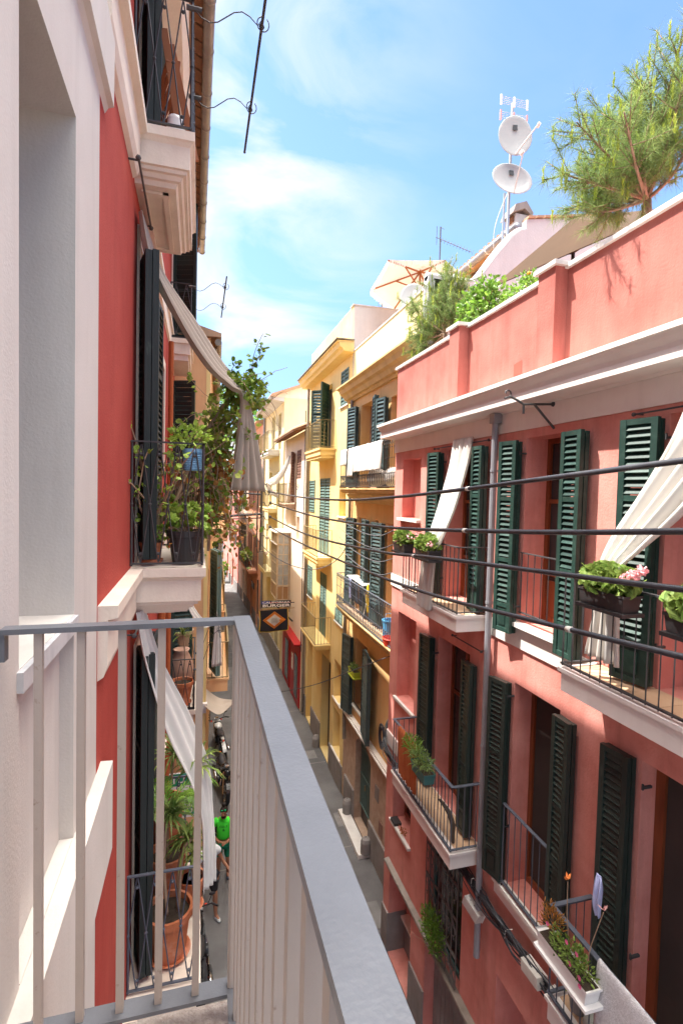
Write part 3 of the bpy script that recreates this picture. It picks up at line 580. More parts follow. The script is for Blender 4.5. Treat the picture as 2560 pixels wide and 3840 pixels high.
for y0, y1, z in ((14.6, 15.55, 11.58), (14.6, 15.5, 8.21), (18.9, 19.95, 4.86), (14.65, 15.62, 4.90), (14.6, 15.6, 2.46), (14.6, 15.6, .82)):
    mb = MB(); RY.box(mb, y0, y1, -.15, .05, z, z + .038); mb.build('window_sill', 'marblew', yh)
balcony(RY, yh, 16.05, 18.4, .52, 10.41, .32, 'ochre', rh=.9, sp=.11, rm='brass'); balcony(RY, yh, 16.2, 18.6, .50, 6.83, .28, 'ochre', rh=.9, sp=.11, rm='brass'); balcony(RY, yh, 16.05, 18.4, .55, 3.98, .18, 'ochre', rh=.9, sp=.11, rm='brass')
mb = MB(); RY.box(mb, 16.0, 17.15, -.3, -.26, .06, 3.38)
for k in range(7): RY.box(mb, 16.02 + k * .16, 16.04 + k * .16, -.261, -.25, .1, 3.35)
RY.box(mb, 16.5, 16.54, -.26, -.2, 1.1, 1.2)
mb.build('door', 'oldwood', yh)
for a, b, c in ((14.34, 15.9, .81), (17.22, 18.7, .85), (19.7, 20.0, .8)): mb = MB(); RY.box(mb, a, b, .0005, .04, 0, c); mb.build('plinth', 'plinth', yh)
mb = MB(); mb.lathe(RY.P(17.3, .12, 0), [(.14, 0), (.14, .3), (.08, .4), (.01, .43)], 10); mb.build('guard_stone', 'plinth', yh)
mb = MB(); mb.tube([RY.P(19.95, .35, 13.2), RY.P(19.95, .10, 13.0), RY.P(19.95, .10, .1)], .05, 8); mb.build('downpipe', 'zinc', yh)

# ================================================================ CREAM HOUSE with tiled awning
RC = Fr(4.12, 1)
ch = thing('cream_house', 'narrow pinkish cream house with a clay tiled eave beyond the yellow house', 'house', (4.12, 22.5, 0)); ch['_o'] = (4.12, 22.5, 0)
wall(RC, ch, 'cream', 20.01, 25.4, 0.0, 11.45, [(21.1, 22.1, 9.52, 10.75, .08), (22.5, 23.4, 8.45, 10.7, .15), (21.3, 21.9, 6.9, 7.9, .15, 'n'), (20.4, 22.4, 0.05, 2.6, .3), (22.7, 24.6, .05, 2.6, .3)], 7)
for a in ((21.1, 21.595, 9.52, 10.75), (21.605, 22.1, 9.52, 10.75)): shutter(RC, ch, a[0], a[1], -.05, a[2], a[3], 'brownshut', leaves=1, pitch=.11)
shutter(RC, ch, 22.1, 22.48, .04, 8.5, 10.7, 'brownshut', leaves=1, pitch=.11, hinge=1, ang=.5)
window(RC, ch, 22.5, 23.4, 8.45, 10.7, .12, frame='brownshut', pane='dark')
balcony(RC, ch, 22.2, 24.6, .45, 8.42, .22, 'stone', rh=.9, sp=.13, rm='brass')
mb = MB()
for (a, b) in ((20.4, 22.4), (22.7, 24.6)): RC.box(mb, a, b, -.28, .06, .05, 2.6)
mb.build('shopfront', 'shopred', ch)
for a, b in ((20.7, 21.4), (23.0, 23.8)): mb = MB(); RC.box(mb, a, b, .061, .08, .3, 2.1); mb.build('shop_door', 'glass', ch)
mb = MB(); RC.box(mb, 21.75, 22.1, .061, .07, 1.2, 1.9); nb = mb.build('notice', 'whitepl', ch)
textmesh('MENU', 'notice_text', 'signred', nb, RC.P(21.92, .078, 1.75), (0, -1, 0), (0, 0, 1), .1)
mb = MB(); RC.box(mb, 20.2, 25.3, .0, .32, 2.72, 2.78); mb.build('shop_canopy', 'shopred', ch)
mb = MB()   # tiled eave: underside boards and barrel tiles
for k in range(24):
    y = 20.15 + k * .22
    pts = [(y - .1, .0), (y - .06, .06), (y, .085), (y + .06, .06), (y + .1, 0)]
    mb.add([RC.P(a, -.25, 11.78 + h) for a, h in pts] + [RC.P(a, .58, 11.42 + h) for a, h in pts], [(i, i + 1, i + 6, i + 5) for i in range(4)] + [(5, 6, 7, 8, 9)])
et = mb.build('roof_tile', 'rooftile', ch, smooth=False)
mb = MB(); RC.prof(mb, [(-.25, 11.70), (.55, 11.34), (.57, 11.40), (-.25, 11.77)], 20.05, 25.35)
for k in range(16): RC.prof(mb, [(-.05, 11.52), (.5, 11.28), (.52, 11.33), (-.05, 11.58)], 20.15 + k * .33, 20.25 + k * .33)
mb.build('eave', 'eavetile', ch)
mb = MB(); mb.tube([RC.P(20.15, .05, 12.2), RC.P(20.15, .05, 2.5)], .02, 5); mb.tube([RC.P(21.55, .05, 9.3), RC.P(21.6, .1, 9.1), RC.P(21.4, .1, 9.05), RC.P(21.3, .05, 9.25)], .012, 5); mb.build('wall_cable', 'thincable', ch)

# ================================================================ PALE YELLOW HOUSE with gable
RG = Fr(4.05, 1, -0.015, 25.4)
ph = thing('pale_yellow_house', 'tall pale yellow house with sloping gable beyond the cream house', 'house', (4.05, 28, 0)); ph['_o'] = (4.05, 28, 0)
wall(RG, ph, 'pale', 25.41, 32.0, 0.0, 13.6, [(26.2, 27.1, 11.15, 13.0, .3), (28.2, 29.4, 11.15, 13.1, .3), (26.4, 27.4, 8.1, 10.0, .3), (29, 30, 8.1, 10.0, .3), (30.2, 30.8, 5.1, 7.0, .2, 'n'), (26.2, 27.2, .05, 2.6, .3), (29, 30, .05, 2.6, .3)], 7)
for a in ((26.2, 27.1, 11.15, 13.0), (28.2, 29.4, 11.15, 13.1), (26.4, 27.4, 8.1, 10.0), (29, 30, 8.1, 10.0), (26.2, 27.2, .05, 2.6), (29, 30, .05, 2.6)): window(RG, ph, *a, .2, frame='greygreen', pane='dark')
mb = MB(); mb.prism([(4.06, 25.415, 13.6), (11, 25.415, 13.6), (11, 25.415, 15.6), (7.5, 25.415, 15.2), (4.3, 25.415, 13.95), (3.5, 25.415, 13.62)], (0, 6.5, 0)); mb.build('gable', 'cream', ph)
mb = MB(); mb.prism([(3.35, 25.3, 13.66), (3.42, 25.3, 13.60), (7.5, 25.3, 15.22), (7.5, 25.3, 15.34), (3.4, 25.3, 13.75)], (0, 6.8, 0)); mb.build('roof', 'rooftile', ph)
mb = MB(); mb.prism([(3.45, 25.42, 13.50), (3.50, 25.42, 13.61), (4.04, 25.42, 13.61), (4.04, 25.42, 13.40)], (0, 6.6, 0)); mb.build('eave', 'whitewash', ph)
mb = MB(); mb.prism([(3.46, 25.38, 13.46), (3.36, 25.38, 13.52), (3.36, 25.38, 13.62), (3.46, 25.38, 13.62)], (0, 6.7, 0)); mb.build('gutter', 'zinc', ph)
balcony(RG, ph, 26.6, 30.4, .62, 11.12, .3, 'marblew', rh=.95, sp=.14, rm='brass'); balcony(RG, ph, 27.0, 30.4, .5, 8.05, .25, 'pale', rh=.95, sp=.14, rm='brass'); balcony(RG, ph, 27.5, 30.6, .5, 4.6, .3, 'pale', rh=.95, sp=.14, rm='brass')
mb = MB(); RG.box(mb, 25.45, 32, .0005, .05, 0, .9); mb.build('plinth', 'plinth', ph)
mb = MB(); mb.tube([RG.P(31.9, .1, 13.4), RG.P(31.9, .1, .3)], .06, 8); mb.build('downpipe', 'pipe', ph)
mb = MB(); RG.box(mb, 28.6, 30.4, .48, .50, 4.66, 5.5); mb.build('balcony_screen', 'plinth', ph)
# glazed timber bay on the cream house
by = thing('glazed_bay', 'tall glazed timber bay window hanging on the wall between cream and yellow fronts', 'bay window', (4.1, 24.2, 3.8)); by['_o'] = (4.1, 24.2, 3.8)
X0, X1, Y0, Y1 = 3.50, 4.115, 23.3, 25.2
mb = MB()
for (x, y) in ((X0, Y0), (X0, Y1 - .06), (X1 - .08, Y0)): mb.box(x, x + .07, y, y + .07, 3.9, 7.05)
for z in (3.95, 4.6, 6.52, 7.0): mb.box(X0 + .001, X1, Y0 + .001, Y0 + .06, z - .04, z + .04); mb.box(X0 + .002, X0 + .06, Y0 + .06, Y1, z - .04, z + .04)
for k in range(1, 7): y = Y0 + (Y1 - Y0) * k / 7; mb.box(X0 + .01, X0 + .04, y - .02, y + .02, 3.99, 6.98)
for z in (5.1, 5.6, 6.05): mb.box(X0 + .012, X0 + .038, Y0 + .07, Y1, z - .015, z + .015); mb.box(X0 + .07, X1 - .08, Y0 + .012, Y0 + .04, z - .015, z + .015)
mb.box(X0 + .28, X0 + .32, Y0 + .01, Y0 + .045, 4.0, 6.9)
mb.build('bay_frame', mat('weathered cream timber', (.58, .46, .32), .7, (.44, .31, .19), 4), by)
mb = MB(); mb.box(X0 + .02, X1, Y0 + .02, Y1, 3.95, 4.6); mb.build('bay_panel', 'oak', by)
mb = MB(); mb.box(X0 + .025, X1, Y0 + .025, Y1 - .02, 4.62, 6.98); mb.build('pane', 'paleglass', by)
mb = MB(); mb.box(X0 - .08, X1, Y0 - .08, Y1 + .08, 7.05, 7.10); mb.box(X0 - .06, X0 + .0, Y0 - .06, Y1, 6.50, 6.54); mb.build('bay_roof', 'marblew', by)
for y_ in (Y0 + .1, Y1 - .1): MB().bar((X0 + .1, y_, 3.9), (X1, y_, 3.2), .06).build('bay_bracket', 'pale', by)

# ================================================================ far right houses
def house(name, label, fr, m, y0, y1, h, wins, shut='green', doors=(), bal=(), eave='rooftile', loc=None, plin=True, eo=.45):
    t = thing(name, label, 'house', tuple(fr.P((y0 + y1) / 2, 0, 0))); t['_o'] = tuple(fr.P((y0 + y1) / 2, 0, 0))
    hs = [(a, b, c, d, .18) for a, b, c, d in wins] + [(a, b, .03, d, .25) for a, b, d in doors]
    wall(fr, t, m, y0, y1, 0, h, hs, 7)
    for a, b, c, d in wins: window(fr, t, a, b, c, d, .14, frame='wood', pane='glass', w=.05)
    for a, b, d in doors: window(fr, t, a, b, .03, d, .2, frame='oldwood', pane='dark', w=.1, mull=0)
    if shut:
        for a, b, c, d in wins:
            w = (b - a) * .42
            shutter(fr, t, a - w - .02, a - .02, .03, c, d, shut, leaves=1, pitch=.13); shutter(fr, t, b + .02, b + w + .02, .03, c, d, shut, leaves=1, pitch=.13)
    for b in bal: balcony(fr, t, b[0], b[1], b[2], b[3], .2, b[4] if len(b) > 4 else m, rh=.95, sp=.16, rm=b[5] if len(b) > 5 else 'iron')
    mb = MB(); fr.prof(mb, [(0, h - .15), (eo * .4, h - .1), (eo, h), (eo, h + .06), (-3, h + .9), (-7, h), (-7, h - .02), (0, h - .02)], y0 - .02, y1 + .02); mb.build('roof', eave, t)
    if plin:
        mb = MB(); cuts = [y0] + sorted([x for a, b, d in doors for x in (a - .05, b + .05)]) + [y1]
        for i in range(0, len(cuts), 2): fr.box(mb, cuts[i], cuts[i + 1], .0005, .04, 0, .85)
        mb.build('plinth', 'plinth', t)
    return t
F1 = Fr(3.82, 1, -.02, 32); F2 = Fr(3.62, 1, -.03, 39.5); F3 = Fr(3.40, 1, -.062, 45)
hb = house('salmon_house', 'salmon brown house with black screened balcony, beyond the pale yellow house', F1, 'salmon', 32.02, 39.5, 13.2, [(33, 33.8, 7.6, 9.6), (35.2, 36, 7.6, 9.6), (37.4, 38.2, 7.6, 9.6), (33, 33.8, 10.6, 12.4), (35.2, 36, 10.6, 12.4), (37.4, 38.2, 10.6, 12.4), (34, 34.9, 3.75, 5.9), (37, 37.9, 3.75, 5.9)], 'brownshut', [(33, 34, 2.6), (36, 37.2, 2.8)], [(33.6, 40.2, .62, 3.7, 'salmon'), (32.6, 38.6, .45, 10.35, 'peach')])
mb = MB(); F1.box(mb, 35.2, 37.4, .60, .62, 3.76, 4.6); F1.box(mb, 37.6, 40.0, .60, .62, 3.76, 4.6); mb.build('balcony_screen', 'blackpl', hb)
mb = MB(); F1.box(mb, 35.0, 36.4, .001, .05, 2.2, 2.6); F1.box(mb, 33.0, 33.1, .001, .06, 1.0, 3.2); mb.build('wall_fitting', 'blackpl', hb)
house('ivory_house', 'thin ivory house with dark window shutters, halfway down the street', F2, 'cream', 39.52, 45, 11.8, [(40.5, 41.4, 4.2, 6.2), (43, 43.9, 4.2, 6.2), (40.5, 41.4, 7.4, 9.2), (43, 43.9, 7.4, 9.2)], 'green', [(41, 42.2, 2.6)], [(40, 44.5, .5, 7.2, 'cream')])
house('rose_house', 'rose pink house at the far end of the row, beside the sunlit square', F3, 'pink', 45.02, 56.5, 10.0, [(46.5, 47.4, 4.0, 5.8), (50, 50.9, 4.0, 5.8), (53.5, 54.4, 4.0, 5.8), (46.5, 47.4, 7.0, 8.6), (50, 50.9, 7.0, 8.6), (53.5, 54.4, 7.0, 8.6)], 'greygreen', [(48, 49, 2.6), (52, 53, 2.6)], [])

# ================================================================ OWN WHITE HOUSE (left, nearest)
L = Fr(-0.5, -1)
wh = thing('white_house', 'cream white house front with window recess, nearest on the left', 'house', (-0.5, 1, 0)); wh['_o'] = (-0.5, 1, 0)
wall(L, wh, 'white', -3.0, 2.88, 0.0, 16.5, [(1.68, 2.37, 8.455, 10.5, .34), (1.68, 2.37, 7.483, 8.39, .055, 'n'), (1.68, 2.37, 4.6, 6.75, .34)], 6)
mb = MB(); L.box(mb, 1.66, 2.372, -.33, .018, 8.391, 8.452); mb.build('window_sill', 'marble', wh)
mb = MB(); L.prof(mb, [(0, 10.96), (.018, 10.99), (.045, 11.0), (.048, 11.33), (.03, 11.36), (0, 11.36)], -2.9, 3.02); mb.build('hood_moulding', 'white', wh)
mb = MB(); L.prof(mb, [(0, 6.78), (.02, 6.8), (.062, 6.98), (.062, 7.478), (.0, 7.481)], -2.9, 3.02); L.box(mb, 1.69, 2.36, -.05, -.0005, 7.4835, 7.488); mb.build('ledge_moulding', 'white', wh)
window(L, wh, 1.68, 2.37, 8.455, 10.5, .28, frame='whitepl', pane='glass', mull=0)
window(L, wh, 1.68, 2.37, 4.6, 6.75, .28, frame='whitepl', pane='glass', mull=0)
# own balcony with flat bar railing
mb = MB(); mb.box(-0.499, .122, -2.4, 1.535, 7.25, 7.44); bl = mb.build('balcony', mat('speckled concrete slab', (.50, .43, .38), .95, (.34, .27, .23), 45, .4, .7, bump=.7, bscale=150), wh)
mb = MB(); mb.box(.1225, .130, -2.4, 1.535, 7.22, 7.45); mb.build('slab_edge', 'steeltop', bl)
mb = MB(); mb.box(-.485, .104, 1.478, 1.522, 8.612, 8.626); mb.box(.104, .152, -2.4, 1.524, 8.611, 8.627); mb.build('handrail', 'steeltop', bl)
mb = MB(); mb.box(-.499, .100, 1.472, 1.528, 7.508, 7.520); mb.box(.100, .146, -2.4, 1.530, 7.507, 7.519)
mb.box(-.4995, -.475, 1.485, 1.515, 8.54, 8.611)
mb.build('bottom_rail', 'steeltop', bl)
mb = MB()
for k in range(6): x = -.4 + k * .1025; mb.box(x - .010, x + .010, 1.49, 1.51, 7.5205, 8.6115)
for k in range(1, 38): y = 1.5 - k * .0985; mb.box(.113, .137, y - .012, y + .012, 7.5195, 8.6105)
mb.box(.108, .134, 1.487, 1.513, 7.5205, 8.6105)
mb.build('baluster', 'taupe', bl)

# ================================================================ RED HOUSE (left neighbour)
rh = thing('red_house', 'brick red house with cream balcony slabs and iron lattice rails on the left', 'house', (-0.5, 6, 0)); rh['_o'] = (-0.5, 6, 0)
ho = []
for z in (4.95, 8.37, 11.70):
    ho += [(4.62, 5.42, z, z + 2.62, .3), (9.75, 10.5, z, z + 2.5, .3)]
    if z > 5: ho += [(7.1, 7.8, z + .8, z + 2.3, .25)]
wall(L, rh, 'red', 2.881, 11.18, 0.0, 14.1, ho, 6)
for h in ho: window(L, rh, h[0], h[1], h[2], h[3], .24, frame='wood', pane='glass')
for h in ho:
    mb = MB(); a, b, c, d = h[:4]; L.box(mb, a - .12, a, .0005, .02, c, d + .12); L.box(mb, b, b + .12, .0005, .02, c, d + .12); L.box(mb, a, b, .0005, .02, d, d + .12); mb.build('window_surround', 'trim', rh)
for z, o in ((4.95, .57), (8.37, .565), (11.70, .44)):
    mb = MB()
    L.prof(mb, [(0, z - .40), (.03, z - .38), (.05, z - .32), (.05, z - .075), (.10, z - .065), (.10, z + .001), (0, z + .001)], 2.9, 4.2)
    L.prof(mb, [(0, z - .34), (.03, z - .32), (.03, z - .075), (.06, z - .065), (.06, z + .001), (0, z + .001)], 5.6, 11.17)
    mb.build('string_course', 'trim', rh)
    mb = MB(); P = [(o - .14, z - .37), (o - .125, z - .335), (o - .10, z - .33), (o - .085, z - .30), (o - .06, z - .295), (o - .055, z - .27), (o - .035, z - .265), (o - .035, z - .10), (o - .015, z - .075), (o, z - .065), (o, z + .002)]
    # slab with mouldings mitred on the near end
    y0, y1 = 4.17, 5.62; P = [p for p in P if p[0] > 0]; n = len(P)
    vs = []; fs = []
    for o_, z_ in P:
        e = (o - o_); vs += [L.P(y0 + e, 0, z_), L.P(y0 + e, o_, z_), L.P(y1 - e, o_, z_), L.P(y1 - e, 0, z_)]
    for i in range(n - 1):
        for k in range(3): fs.append((4 * i + k, 4 * i + k + 1, 4 * i + 5 + k, 4 * i + 4 + k))
    fs += [(0, 1, 2, 3), (4 * n - 4, 4 * n - 3, 4 * n - 2, 4 * n - 1)]
    mb.add(vs, fs)
    b = mb.build('balcony', 'trim', rh)
    # recessed soffit panel frame
    mb = MB(); q = z - .372
    for a in ((4.38, 4.42, .08, o - .2), (5.36, 5.40, .08, o - .2)): L.box(mb, a[0], a[1], a[2], a[3], q - .02, q)
    for a in ((.04, .08), (o - .24, o - .20)): L.box(mb, 4.38, 5.40, a[0], a[1], q - .0202, q)
    mb.build('soffit_moulding', 'trim', b)
    railing(L, b, [(4.20, 0.01), (4.20, o - .03), (5.58, o - .03), (5.58, 0.01)], z + .02, z + .98, 'iron' if z > 5 else 'slateiron', .13, .0072, .022, .02, style='lattice')
for z, o, y0 in ((4.98, .5, 9.5), (8.37, .45, 9.4), (11.55, .37, 9.25)):
    b = balcony(L, rh, y0, y0 + 1.45, o, z, .36, 'trim', rh=.02, sp=.5, rm='iron', r=.002)
    railing(L, b, [(y0 + .03, .01), (y0 + .03, o - .03), (y0 + 1.42, o - .03), (y0 + 1.42, .01)], z + .02, z + .93, 'iron', .16, .008, .03, style='lattice')
for z in (4.95, 8.37, 11.70):
    shutter(L, rh, 4.25, 4.58, .0, z + .06, z + (2.47 if z > 8 else 2.72), 'nearshut', t=.048, hinge=1, ang=.27, pitch=.05, splits=(.4, .7), panel=.3, fs=.05, gap=.006)
    shutter(L, rh, 5.46, 5.86, .0, z + .06, z + 2.5, 'nearshut', t=.045, hinge=0, ang=.05, pitch=.06, splits=(.4, .7), panel=.3)
    shutter(L, rh, 9.30, 9.72, .02, z + .06, z + 2.55, 'dkgreen', t=.045, hinge=1, ang=1.2 if z > 6 else .1, pitch=.075, leaves=1)
    shutter(L, rh, 10.55, 10.95, .02, z + .06, z + 2.55, 'green', t=.045, hinge=0, ang=1.35, pitch=.075, leaves=1)
LE = Fr(-0.5, -1, -0.007, 3.0)
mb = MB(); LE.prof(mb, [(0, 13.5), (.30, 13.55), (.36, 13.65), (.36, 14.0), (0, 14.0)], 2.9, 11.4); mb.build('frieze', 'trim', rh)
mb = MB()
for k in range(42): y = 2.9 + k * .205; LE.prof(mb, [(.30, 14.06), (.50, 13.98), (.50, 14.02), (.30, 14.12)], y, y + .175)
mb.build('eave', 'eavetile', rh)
mb = MB(); v0 = LE.P(2.8, .565, 14.0); v1 = LE.P(11.35, .565, 14.0)
mb.prism([LE.P(2.8, .55, 14.03), LE.P(2.8, .55, 14.1), LE.P(2.8, -3, 15.3), LE.P(2.8, -6, 14.1), LE.P(2.8, -6, 14.03)], v1 - v0); mb.build('roof', 'rooftile', rh)
mb = MB(); mb.tube([v0 + Vector((0, 0, -.04)), v1 + Vector((0, 0, -.04))], .058, 12)
for k in range(14): y = 3 + k * .64; c = LE.P(y, .565, 13.96); mb.tube([c, c + Vector((0, .03, 0))], .065, 12)
mb.tube([LE.P(4.3, .565, 13.9), LE.P(4.3, .55, 13.75), LE.P(4.3, .48, 13.7), LE.P(4.3, .3, 13.68)], .05, 8)
mb.build('gutter', 'zinc', rh, smooth=True)
mb = MB(); mb.tube([L.P(7.0, .06, 8.2), L.P(7.0, .06, .2)], .05, 8); mb.tube([L.P(8.6, .06, 11.3), L.P(8.6, .06, .2)], .04, 8); mb.build('downpipe', 'rustcl', rh)
def wallrod(y0, y1, z): rod(L, rh, y0, y1, z, .07)
wallrod(3.9, 4.9, 11.28); wallrod(3.9, 4.9, 7.93)

# clothes rods held by curled wire arms
def clothes_rod(name, label, X, z, y0, y1, arms, xa, za):
    t = thing(name, label, 'clothes rod', (X, (y0 + y1) / 2, z), 'clothes rods on curled arms along the red house')
    m_ = MB(); m_.tube([(X, y0, z), (X, y1, z)], .011, 6); m_.ball((X, y1, z), .014, 6, 4); m_.build('rod', 'iron', t)
    for y in arms:
        m_ = MB(); p = []
        for k in range(9): u = k / 8; p.append((xa + (X - .03 - xa) * u, y, za + (z - za) * u + .07 * math.sin(u * 2 * math.pi + math.pi)))
        for k in range(13): a = -2.2 + k * .48; p.append((X + .045 * math.cos(a + 3.6) + .01, y, z + .02 + .055 * math.sin(a + 3.6)))
        m_.tube(p, .0045, 5); m_.tube([(xa - .05, y, za), (xa + .06, y, za)], .018, 6)
        m_.ball((X, y, z), .022, 6, 4); m_.build('arm', 'iron', t)
    return t
clothes_rod('clothes_rod', 'long dark clothes rod on two curled wire arms against the sky, upper left', .415, 12.5, 3.2, 5.55, (4.05, 4.93), -.08, 12.5)
clothes_rod('clothes_rod', 'smaller distant clothes rod on curled arms beyond the second upper balcony', .38, 12.3, 8.3, 10.25, (8.75, 9.7), -.14, 12.25)
clothes_rod('clothes_rod', 'white clothes rod with curled arms above the closed white cloth beyond the handrail corner', .38, 6.55, 8.6, 10.4, (9.0, 9.9), .0, 5.9)

# ================================================================ PEACH HOUSE and others on the left
LP = Fr(.21, -1, .034, 11.2)
ph2 = thing('peach_house', 'peach coloured house end wall under a shallow tiled roof, beyond the red house', 'house', (.21, 15, 0)); ph2['_o'] = (.21, 15, 0)
hp = [(12.6, 13.6, 4.6, 7.0, .25), (14.6, 15.4, 4.6, 7.0, .25), (12.6, 13.6, 8.0, 10.2, .25), (16, 17, 8.0, 10.2, .25), (17.6, 18.6, 4.6, 7.0, .25), (12.4, 13.6, .05, 2.7, .25), (16, 18, .05, 2.8, .25)]
wall(LP, ph2, 'peach', 11.2, 20.0, 0, 12.15, hp, 6)
for h in hp: window(LP, ph2, *h[:4], .2, frame='green', pane='glass')
mb = MB(); mb.box(.13, .2105, 11.19, 11.1995, .9, 12.1); mb.build('corner_strip', 'ochre', ph2)
mb = MB(); mb.box(-.6, .24, 11.1, 11.1999, 4.3, 4.42); mb.box(-.6, .22, 11.14, 11.1999, 4.2, 4.299); mb.build('moulding', 'pinktrim', ph2)
mb = MB(); mb.prism([(.42, 11.1, 12.16), (.42, 11.1, 12.24), (-.3, 11.1, 12.44), (-6, 11.1, 13.6), (-6, 11.1, 12.16)], (.3, 9, 0)); mb.build('roof', 'rooftile', ph2)
mb = MB(); mb.tube([(.36, 11.1, 12.05), (.66, 20, 12.05)], .07, 10); mb.tube([(.30, 11.4, 12.0), (.26, 11.4, 11.6)], .05, 8); mb.build('gutter', 'zinc', ph2)
balcony(LP, ph2, 12.0, 16.0, .50, 4.60, .3, 'peach', mould=False, tile='tile', rh=.86, sp=.13, rm='brass'); balcony(LP, ph2, 17.0, 22.0, .48, 5.0, .3, 'peach', mould=False, tile='tile', rh=.9, sp=.14, rm='brass'); balcony(LP, ph2, 13, 17, .45, 8.0, .3, 'peach', mould=False, rh=.9, sp=.14, rm='brass')
shutter(LP, ph2, 11.75, 12.4, .04, 4.75, 7.6, 'greygreen', leaves=2, pitch=.08, hinge=1, ang=.25)
LO = Fr(.52, -1, .034, 20)
def lh(*a, **k): return house(*a, **k)
lh('ochre_house', 'ochre house on the left, half hidden behind the vine', LO, 'ochre', 20.02, 31, 11.5, [(21.5, 22.4, 4.4, 6.4), (25, 26, 4.4, 6.4), (28.5, 29.4, 4.4, 6.4), (21.5, 22.4, 8, 10), (25, 26, 8, 10), (28.5, 29.4, 8, 10)], 'green', [(22.8, 24, 2.7), (27, 28.2, 2.7)], [(24, 27, .5, 4.3), (24, 27, .5, 7.9)])
LQ = Fr(.93, -1, .055, 31)
lh('tangerine_house', 'tangerine house on the left with dark roof edge, near the far square', LQ, 'orange', 31.02, 46, 10.2, [(33, 34, 4.4, 6.4), (37, 38, 4.4, 6.4), (41, 42, 4.4, 6.4), (33, 34, 7.4, 9.2), (37, 38, 7.4, 9.2), (41, 42, 7.4, 9.2)], 'green', [(35, 36, 2.7), (39, 40.4, 2.7)], [(36, 39, .5, 4.3), (40, 43, .5, 7.3)])
RF = Fr(4.5, 1, 0, 70)
eh = thing('end_house', 'pale sunlit house closing the square at the end of the street', 'house', (0, 92, 0)); eh['_o'] = (0, 92, 0)
mb = MB(); mb.box(-14, 16, 92, 100, 0, 12); mb.build('wall', 'cream', eh); mb = MB()
for k in range(8):
    for z in (1.2, 4.8, 8.4): mb.box(-12 + k * 3.4, -11 + k * 3.4, 91.9, 91.99, z, z + 2)
mb.build('window', 'green', eh); mb = MB(); mb.prism([(-15, 91, 12), (16.5, 91, 12), (16.5, 91, 12.3), (-15, 91, 12.3)], (0, 10, 0)); mb.build('roof', 'rooftile', eh)

# paving sheets on the street
mb = MB()
for (x0, x1, y0, y1) in ((3.63, 3.99, 16.5, 17.05), (3.74, 4.0, 12.9, 13.5), (3.3, 3.9, 9.6, 10.3)): mb.quad((x0, y0, .004), (x1, y0, .004), (x1, y1, .004), (x0, y1, .004))
dg = mb.build('drain_cover', 'paving'); tag(struct(dg), 'flat iron grey access covers set in the street', 'drain cover')
mb = MB()
for (x0, x1, y0, y1) in ((3.63, 3.99, 16.5, 17.05), (3.74, 4.0, 12.9, 13.5)):
    for k in range(7): xx = x0 + .03 + (x1 - x0 - .06) * k / 6; mb.box(xx - .008, xx + .008, y0 + .05, y1 - .05, .005, .010)
mb.build('drain_rib', 'plinth', dg, org=(0, 0, 0))

mb = MB()
for (x0, x1, y0, y1) in ((1.5, 2.6, 19.0, 23.5), (2.7, 3.6, 7.5, 9.2), (1.0, 1.9, 26, 33), (2.0, 3.2, 13.6, 16.2)): mb.quad((x0, y0, .003), (x1, y0 + .15, .003), (x1, y1, .003), (x0 + .08, y1 - .1, .003))
tag(struct(mb.build('street_patch', mat('newer asphalt patch', (.085, .083, .085), .9, (.12, .117, .117), 2.5, bump=.5, bscale=140))), 'slightly darker repair patches laid flat on the street', 'street')
for k in range(9): y_ = 12 + k * 4.1; mb = MB(); mb.quad((.6, y_, .0045), (4.2 - max(0, y_ - 20) * .03, y_ + .1, .0045), (4.2 - max(0, y_ - 20) * .03, y_ + .13, .0045), (.6, y_ + .03, .0045)); tag(struct(mb.build('street_joint', 'plinth')), 'thin dark joint across the street surface', 'street joint')
# ================================================================ helpers for cloth, plants
def drape(name, m, st, nf, amp, label, cat, parent=None, cols=48, group=None, nrm=None, seed=1, flat=0.0):
    """st: list of (center, half-width vector, fold amplitude factor)"""
    rr = random.Random(seed); mb = MB(); N = []
    # densify stations with catmull
    P = [Vector(s[0]) for s in st]; W = [Vector(s[1]) for s in st]; A = [s[2] for s in st]
    C = []
    for i in range(len(P) - 1):
        for k in range(8):
            t = k / 8
            def cr_(a): 
                p0, p1, p2, p3 = a[max(i - 1, 0)], a[i], a[i + 1], a[min(i + 2, len(a) - 1)]
                return p1 * 1.0 + (p2 - p0) * (.5 * t) + (p0 * 2 - p1 * 5 + p2 * 4 - p3) * (.5 * t * t) + (p1 * 3 - p0 - p2 * 3 + p3) * (.5 * t ** 3)
            C.append((cr_(P), cr_(W), cr_(A)))
    C.append((P[-1], W[-1], A[-1]))
    ph = rr.random() * 6; f2 = rr.uniform(.35, .6)
    for i, (c, w, a) in enumerate(C):
        t = (C[min(i + 1, len(C) - 1)][0] - C[max(i - 1, 0)][0]).normalized(); n = t.cross(w).normalized()
        for k in range(cols + 1):
            u = k / cols * 2 - 1
            f = math.sin(u * nf * math.pi + ph + .25 * math.sin(i * .3)) + .45 * math.sin(u * nf * math.pi * f2 + ph * 2) 
            N.append(c + w * (u + .04 * math.sin(u * nf * 6.28 + 1) * a / max(amp, 1e-6) * 0) + n * f * amp * a)
    n1_ = cols + 1
    mb.add(N, [(i * n1_ + k, i * n1_ + k + 1, (i + 1) * n1_ + k + 1, (i + 1) * n1_ + k) for i in range(len(C) - 1) for k in range(cols)])
    o = mb.build(name, m, parent, smooth=True, org=None if parent else P[0], solid=.004)
    if label: tag(o, label, cat, group)
    return o

